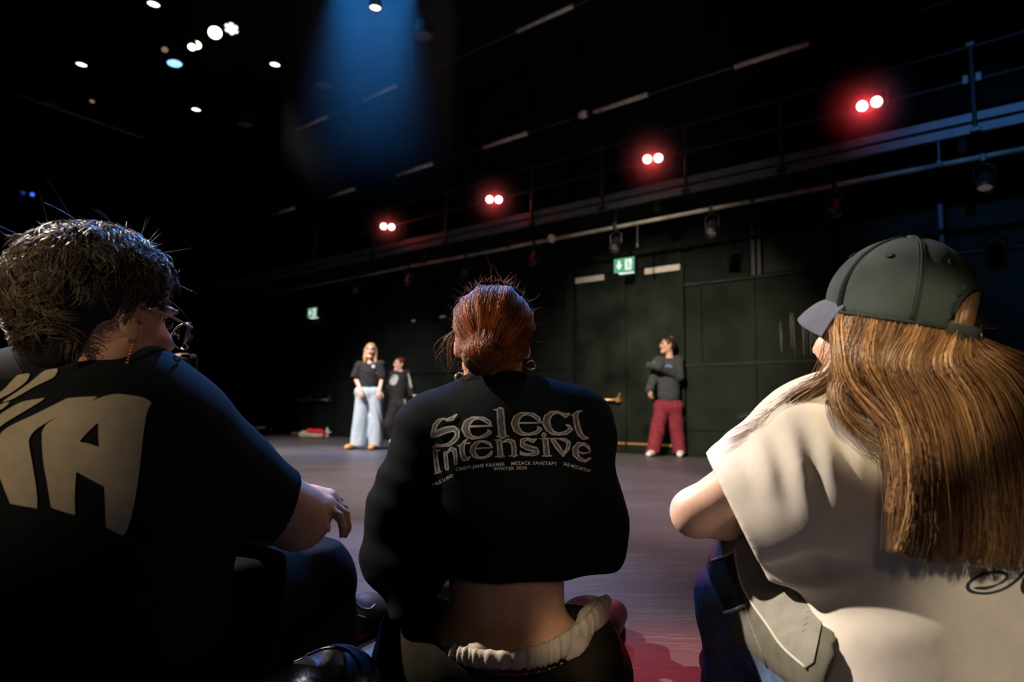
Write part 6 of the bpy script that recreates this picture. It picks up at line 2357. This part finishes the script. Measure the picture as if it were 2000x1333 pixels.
def red_trouser_dancer():
    J = P
    d = FL(1300, 892).y
    hc = J(1303, 675, d); R = frame((-.96, -.28, 0))
    sl, sr = J(1286, 706, d - .02), J(1324, 705, d + .02)
    el_, wl = J(1276, 742, d), J(1268, 762, d - .08)
    er, wr = J(1326, 735, d - .08), J(1287, 716, d - .20)
    S = fit([hc + ZUP * .15, J(1250, 895, d), J(1345, 895, d), J(1300, 770, d - .4), J(1300, 770, d + .3)], .02, .0078)
    head_prims(S, hc, R, 1.0)
    S.cap(hc - ZUP * .05 + Vector((.02, 0, 0)), J(1309, 704, d), .046, .052, .02)
    S.cap(J(1306, 716, d), J(1305, 780, d), .11, .10, .05, flat=((0, 1, 0), 1.4))
    S.cap(sl, sr, .045, .045, .04)
    S.cap(sl, el_, .04, .035, .02); S.cap(el_, wl, .034, .025, .02)
    S.cap(sr, er, .04, .035, .02); S.cap(er, wr, .034, .025, .02)
    hand_prims(S, wl, (-.05, -.3, -1), (-1, -.2, 0), -1, .95, (.55,) * 4, k=.004)
    hand_prims(S, wr, (-1, .2, .1), (0, -1, .2), 1, .9, (.4,) * 4, k=.004)
    S.cap(J(1296, 790, d), J(1274, 870, d - .05), .075, .045, .04); S.cap(J(1316, 790, d), J(1325, 870, d), .075, .045, .04)
    body = S.build('person', M_SKIN, None, 1)
    tag(body, 'dark-haired dancer in charcoal sweatshirt and burgundy trousers by the door', 'person')
    face_bits(body, hc, R)
    S = fit([J(1255, 692, d), J(1345, 800, d), J(1300, 740, d - .45), J(1300, 740, d + .3)], .02, .0085)
    S.cap(J(1306, 722, d), J(1306, 772, d), .165, .155, .05, flat=((0, 1, 0), 1.4))
    S.cap(sl, sr, .068, .068, .05)
    S.cap(J(1308, 704, d), J(1309, 700, d), .065, .055, .03)
    S.cap(sl, el_, .070, .066, .04); S.cap(el_, wl, .066, .058, .03)
    S.cap(sr, er, .074, .070, .04); S.cap(er, wr, .072, .064, .04)
    S.cap(wr, wr + Vector((-.13, .03, .012)), .062, .050, .03)
    S.ripple(wrinkle(91, .008, 44, (.5, .3, 1)))
    S.half(J(1305, 787, d), (0, 0, -1))
    S.cap(J(1305, 692, d - .04), J(1309, 702, d), .058, .05, .006, op='s')
    sh = S.build('sweatshirt', M_CHAR, body, 1)
    bv = bvh_of(sh)
    M_PATCH = mat('blue_print', (.22, .28, .50), .7, .3)
    decal('printed_patch', bv, brush_field([[(1300, 716, 1.8), (1306, 715, 3.0), (1312, 718, 1.6)]]), (1294, 709, 1316, 722), M_PATCH, sh, .8, .006)
    S = fit([J(1250, 775, d), J(1350, 895, d), J(1300, 800, d - .35), J(1300, 800, d + .3)], .02, .009)
    S.cap(J(1293, 795, d), J(1317, 795, d), .125, .125, .04, flat=((0, 1, 0), 1.1))
    S.cap(J(1292, 800, d), J(1272, 900, d - .05), .104, .092, .015)
    S.cap(J(1317, 800, d), J(1329, 900, d), .102, .090, .015)
    S.ripple(wrinkle(92, .011, 40, (1, .5, .25), 1.8))
    S.half((0, 0, .045), (0, 0, -1)); S.half(J(1305, 782, d), (0, 0, 1))
    S.build('trousers', M_BURG, body, 1)
    shoe(body, Vector((J(1277, 880, d).x, d + .0, 0)), (-.55, -1, 0), M_TRAINER, .27)
    shoe(body, Vector((J(1331, 880, d).x, d + .02, 0)), (-.35, -1, 0), M_TRAINER, .27)
    hb = back_hair(body, hc, R, M_DKHAIR, (0, -.105, -.015))
    M_CLIP = mat('hair_clip', (.5, .3, .2), .4, .5)
    c = hc + R @ Vector((0, -.06, .115))
    mb = MB(); mb.box(c, (.05, .03, .03), R, .008); mb.build('hair_clip', M_CLIP, body)
    return body


BLONDE, EMBLEM, REDTR = blonde_dancer(), emblem_dancer(), red_trouser_dancer()


def camera_person():
    """crouching in black behind the left person, a hand on a camera"""
    J = P
    d = 4.6
    hc = J(290, 655, d + .05); R = frame((.7, -.5, 0))
    S = fit([hc + ZUP * .14, J(250, 1000, d), J(480, 1000, d), J(350, 800, d - .5), J(350, 800, d + .4)], .03, .009)
    head_prims(S, hc, R, 1.0)
    S.cap(hc - ZUP * .05, J(290, 700, d), .05, .05, .02)
    S.cap(J(295, 740, d), J(310, 850, d), .14, .14, .05, flat=((0, 1, 0), 1.3))
    hnd = J(346, 699, d - .32)
    S.cap(J(340, 745, d), J(345, 790, d - .15), .045, .04, .02); S.cap(J(345, 790, d - .15), hnd, .038, .026, .02)
    S.cap(J(250, 745, d), J(250, 800, d - .15), .045, .04, .02); S.cap(J(250, 800, d - .15), J(330, 722, d - .32), .038, .026, .02)
    hand_prims(S, hnd + Vector((-.02, 0, .0)), (1, -.2, .15), (.1, -.3, 1), 1, 1.0, (.35,) * 4, k=.004)
    S.cap(J(310, 850, d), J(420, 840, d - .3), .09, .065, .04); S.cap(J(420, 840, d - .3), J(425, 935, d - .25), .06, .045, .03)
    S.cap(J(290, 860, d), J(300, 930, d - .2), .09, .07, .04); S.cap(J(300, 930, d - .2), J(310, 940, d + .3), .06, .045, .03)
    body = S.build('person', M_SKIN2, None, 1)
    tag(body, 'photographer crouching in black in the dark, mostly hidden behind the left person', 'person')
    face_bits(body, hc, R)
    S = fit([J(215, 690, d), J(400, 860, d), J(300, 780, d - .4), J(300, 780, d + .4)], .02, .01)
    S.cap(J(295, 755, d), J(310, 850, d), .175, .165, .05, flat=((0, 1, 0), 1.3)); S.cap(J(262, 735, d), J(335, 735, d), .08, .08, .05)
    S.cap(J(340, 745, d), J(345, 790, d - .15), .065, .06, .03); S.cap(J(345, 790, d - .15), J(325, 725, d - .28), .058, .045, .03)
    S.cap(J(250, 745, d), J(250, 800, d - .15), .065, .06, .03); S.cap(J(250, 800, d - .15), J(290, 738, d - .3), .058, .045, .03)
    S.build('jumper', M_BLKTROU, body, 1)
    S = fit([J(270, 830, d), J(480, 960, d), J(350, 900, d - .5), J(350, 900, d + .45)], .03, .01)
    S.cap(J(310, 855, d), J(420, 842, d - .3), .115, .09, .04); S.cap(J(420, 845, d - .3), J(425, 940, d - .25), .085, .075, .03)
    S.cap(J(290, 865, d), J(300, 930, d - .2), .115, .09, .04); S.cap(J(300, 930, d - .2), J(310, 940, d + .3), .08, .075, .03)
    S.half((0, 0, .01), (0, 0, -1))
    S.build('trousers', M_BLKTROU, body, 1)
    shoe(body, J(428, 950, d - .2), (.2, -1, 0), M_PLASTIC)
    shoe(body, J(305, 950, d + .2), (0, -1, 0), M_PLASTIC)
    back_hair(body, hc, R, M_DKHAIR)
    # the camera, held in front
    c = J(362, 713, d - .40)
    fr = frame((.35, -1, 0))
    root = empty('photo_camera', c)
    mb = MB(); mb.box(c, (.14, .06, .095), fr, .012); mb.box(c + fr @ Vector((0, 0, .055)), (.055, .05, .03), fr, .01); mb.build('camera_body', M_PLASTIC, root)
    mb = MB(); mb.lathe([(.040, 0), (.042, .05), (.036, .05), (.034, .09), (.030, .09), (.028, .08), (0, .075)], c + fr @ Vector((0, .03, 0)), fr @ Vector((0, 1, 0)), 18); mb.build('lens_barrel', M_PLASTIC, root, True)
    mb = MB(); mb.lathe([(.028, .082), (.015, .088), (0, .09)], c + fr @ Vector((0, .03, 0)), fr @ Vector((0, 1, 0)), 18); mb.build('front_glass', M_LENS_OFF, root, True)
    M_DIAL = mat('silver_dial', (.45, .43, .48), .35, .6, metal=.6)
    mb = MB(); mb.lathe([(0, .02), (.016, .018), (.016, 0), (0, 0)], c + fr @ Vector((-.045, 0, .048)), ZUP, 12); mb.build('dial', M_DIAL, root, True)
    tag(root, 'small black camera in the hands of the crouching photographer', 'camera')
    return body


camera_person()

# ================================================================== small things along the far wall
def off_wall(q, o=.14):
    k = (q - WO).dot(WN)
    return q + WN * max(0, o - k)


def bottle(px, py, h, m, label, r=.035):
    q = off_wall(FL(px, py))
    root = empty('bottle', q)
    mb = MB(); mb.lathe([(0, .0), (r * .95, .0), (r, .01), (r, h * .68), (r * .45, h * .84), (r * .42, h * .92), (0, h * .92)], q, ZUP, 14); mb.build('bottle_body', m, root, True)
    mb = MB(); mb.lathe([(r * .5, h * .9), (r * .52, h), (0, h)], q, ZUP, 12); mb.build('cap', M_PLASTIC, root, True)
    mb = MB(); mb.lathe([(r * 1.01, h * .25), (r * 1.01, h * .55)], q, ZUP, 14); mb.build('sleeve_label', M_TAPE, root, True)
    tag(root, label, 'bottle')


M_BOT1 = mat('pale_green_bottle', (.42, .44, .28), .3, .5)
M_BOT2 = mat('clear_white_bottle', (.60, .64, .62), .25, .5)
bottle(532, 847, .28, M_BOT1, 'tall pale yellowish bottle standing on the floor by the far wall')
bottle(655, 853, .22, M_BOT2, 'short whitish bottle standing on the floor left of the blonde dancer')


def pile(name, px, py, parts, label, cat):
    q = off_wall(FL(px, py), .26)
    root = empty(name, q)
    for nm, m, prims, seed in parts:
        S = fit([q], .42, .012)
        for a, b_, ra, rb in prims:
            S.cap(q + Vector(a), q + Vector(b_), ra, rb, .03)
        S.ripple(wrinkle(seed, .01, 50, (1, .4, .6)))
        S.half((0, 0, .004), (0, 0, -1))
        S.build(nm, m, root, 1)
    tag(root, label, cat)


M_REDC = mat('red_cloth', (.50, .012, .020), .8, .3, noise=.2, scale=20)
M_BEIGE = mat('beige_canvas', (.30, .25, .19), .85, .25, noise=.2, scale=20)
M_BROWN = mat('brown_leather', (.16, .085, .04), .5, .4, noise=.2, scale=20)
pile('tote_bag', 612, 857, [('bag_body', M_BEIGE, [((-.22, 0, .07), (.16, 0, .06), .075, .06), ((-.2, .05, .1), (.05, .05, .1), .06, .05)], 3),
                            ('red_garment', M_REDC, [((-.08, -.03, .15), (.16, -.02, .14), .05, .045), ((.1, 0, .13), (.26, 0, .11), .04, .025)], 4),
                            ('strap', M_SILVER, [((.24, 0, .12), (.34, 0, .13), .022, .015)], 5)], 'beige bag with a red garment on top against the far wall', 'bag')
pile('rucksack', 497, 851, [('bag_body', M_BROWN, [((-.12, 0, .09), (.02, 0, .10), .085, .075)], 6), ('pale_flap', M_BEIGE, [((-.02, -.05, .15), (.22, -.02, .17), .045, .03)], 7)],
     'brown rucksack with a pale flap at the left end of the far wall', 'bag')
pile('pouch', 580, 851, [('pouch_body', M_BROWN, [((-.1, 0, .03), (.1, 0, .03), .035, .03)], 8), ('zip_edge', M_BEIGE, [((-.1, -.01, .06), (.08, -.01, .06), .010, .010)], 9)], 'flat brown pouch lying between the bottle and the red garment', 'pouch')
# ================================================================== thin stage haze around the blue beam, added haze halos at the red lamps
def haze_mat(name, dens, an):
    hm = bpy.data.materials.new(name)
    hm.use_nodes = True
    nt = hm.node_tree
    nt.nodes.remove(nt.nodes['Principled BSDF'])
    vs_ = nt.nodes.new('ShaderNodeVolumeScatter')
    vs_.inputs['Color'].default_value = (.95, .97, 1, 1)
    vs_.inputs['Density'].default_value = dens
    vs_.inputs['Anisotropy'].default_value = an
    nt.links.new(vs_.outputs[0], nt.nodes['Material Output'].inputs['Volume'])
    return hm


mb = MB(); mb.box((BLUE_P.x + .1, BLUE_P.y + .1, 5.05), (2.1, 1.7, 3.1))
hm = haze_mat('blue_beam_haze', 0.10, .0)
nt = hm.node_tree
tc = nt.nodes.new('ShaderNodeTexCoord'); sx = nt.nodes.new('ShaderNodeSeparateXYZ'); mr = nt.nodes.new('ShaderNodeMapRange')
nt.links.new(tc.outputs['Generated'], sx.inputs[0]); nt.links.new(sx.outputs['Z'], mr.inputs[0])
mr.interpolation_type = 'SMOOTHSTEP'; mr.inputs['To Max'].default_value = .16
vn = [n for n in nt.nodes if n.type == 'VOLUME_SCATTER'][0]
nt.links.new(mr.outputs[0], vn.inputs['Density'])
hz = mb.build('haze', hm)
tag(hz, 'thin haze lit blue by the beam at the top of the picture', 'haze', kind='stuff')
RM = haze_mat('red_halo_haze', 0.45, .0)  # added haze balls, density shaped into a halo round each lamp
nt = RM.node_tree
tc = nt.nodes.new('ShaderNodeTexCoord'); sub = nt.nodes.new('ShaderNodeVectorMath'); sub.operation = 'SUBTRACT'; sub.inputs[1].default_value = (.5, .5, .5)
ln_ = nt.nodes.new('ShaderNodeVectorMath'); ln_.operation = 'LENGTH'
mr = nt.nodes.new('ShaderNodeMapRange'); mr.inputs['From Max'].default_value = .49; mr.inputs['To Min'].default_value = 1.0; mr.inputs['To Max'].default_value = 0.0
pw = nt.nodes.new('ShaderNodeMath'); pw.operation = 'POWER'; pw.inputs[1].default_value = 2.2
ml = nt.nodes.new('ShaderNodeMath'); ml.operation = 'MULTIPLY'; ml.inputs[1].default_value = 0.9
nt.links.new(tc.outputs['Generated'], sub.inputs[0]); nt.links.new(sub.outputs[0], ln_.inputs[0]); nt.links.new(ln_.outputs['Value'], mr.inputs[0])
nt.links.new(mr.outputs[0], pw.inputs[0]); nt.links.new(pw.outputs[0], ml.inputs[0])
nt.links.new(ml.outputs[0], [n for n in nt.nodes if n.type == 'VOLUME_SCATTER'][0].inputs['Density'])
for c, w in zip(RED_C, ('nearest red lamp', 'red lamp above the exit sign', 'red lamp above the middle woman', 'farthest red lamp')):
    bm = bmesh.new()
    bmesh.ops.create_icosphere(bm, subdivisions=3, radius=.62, matrix=Matrix.Translation(c))
    me = bpy.data.meshes.new('haze')
    bm.to_mesh(me)
    bm.free()
    tag(link('haze', me, RM), 'added red-lit haze halo around the ' + w, 'haze', 'added red haze halos', 'stuff')
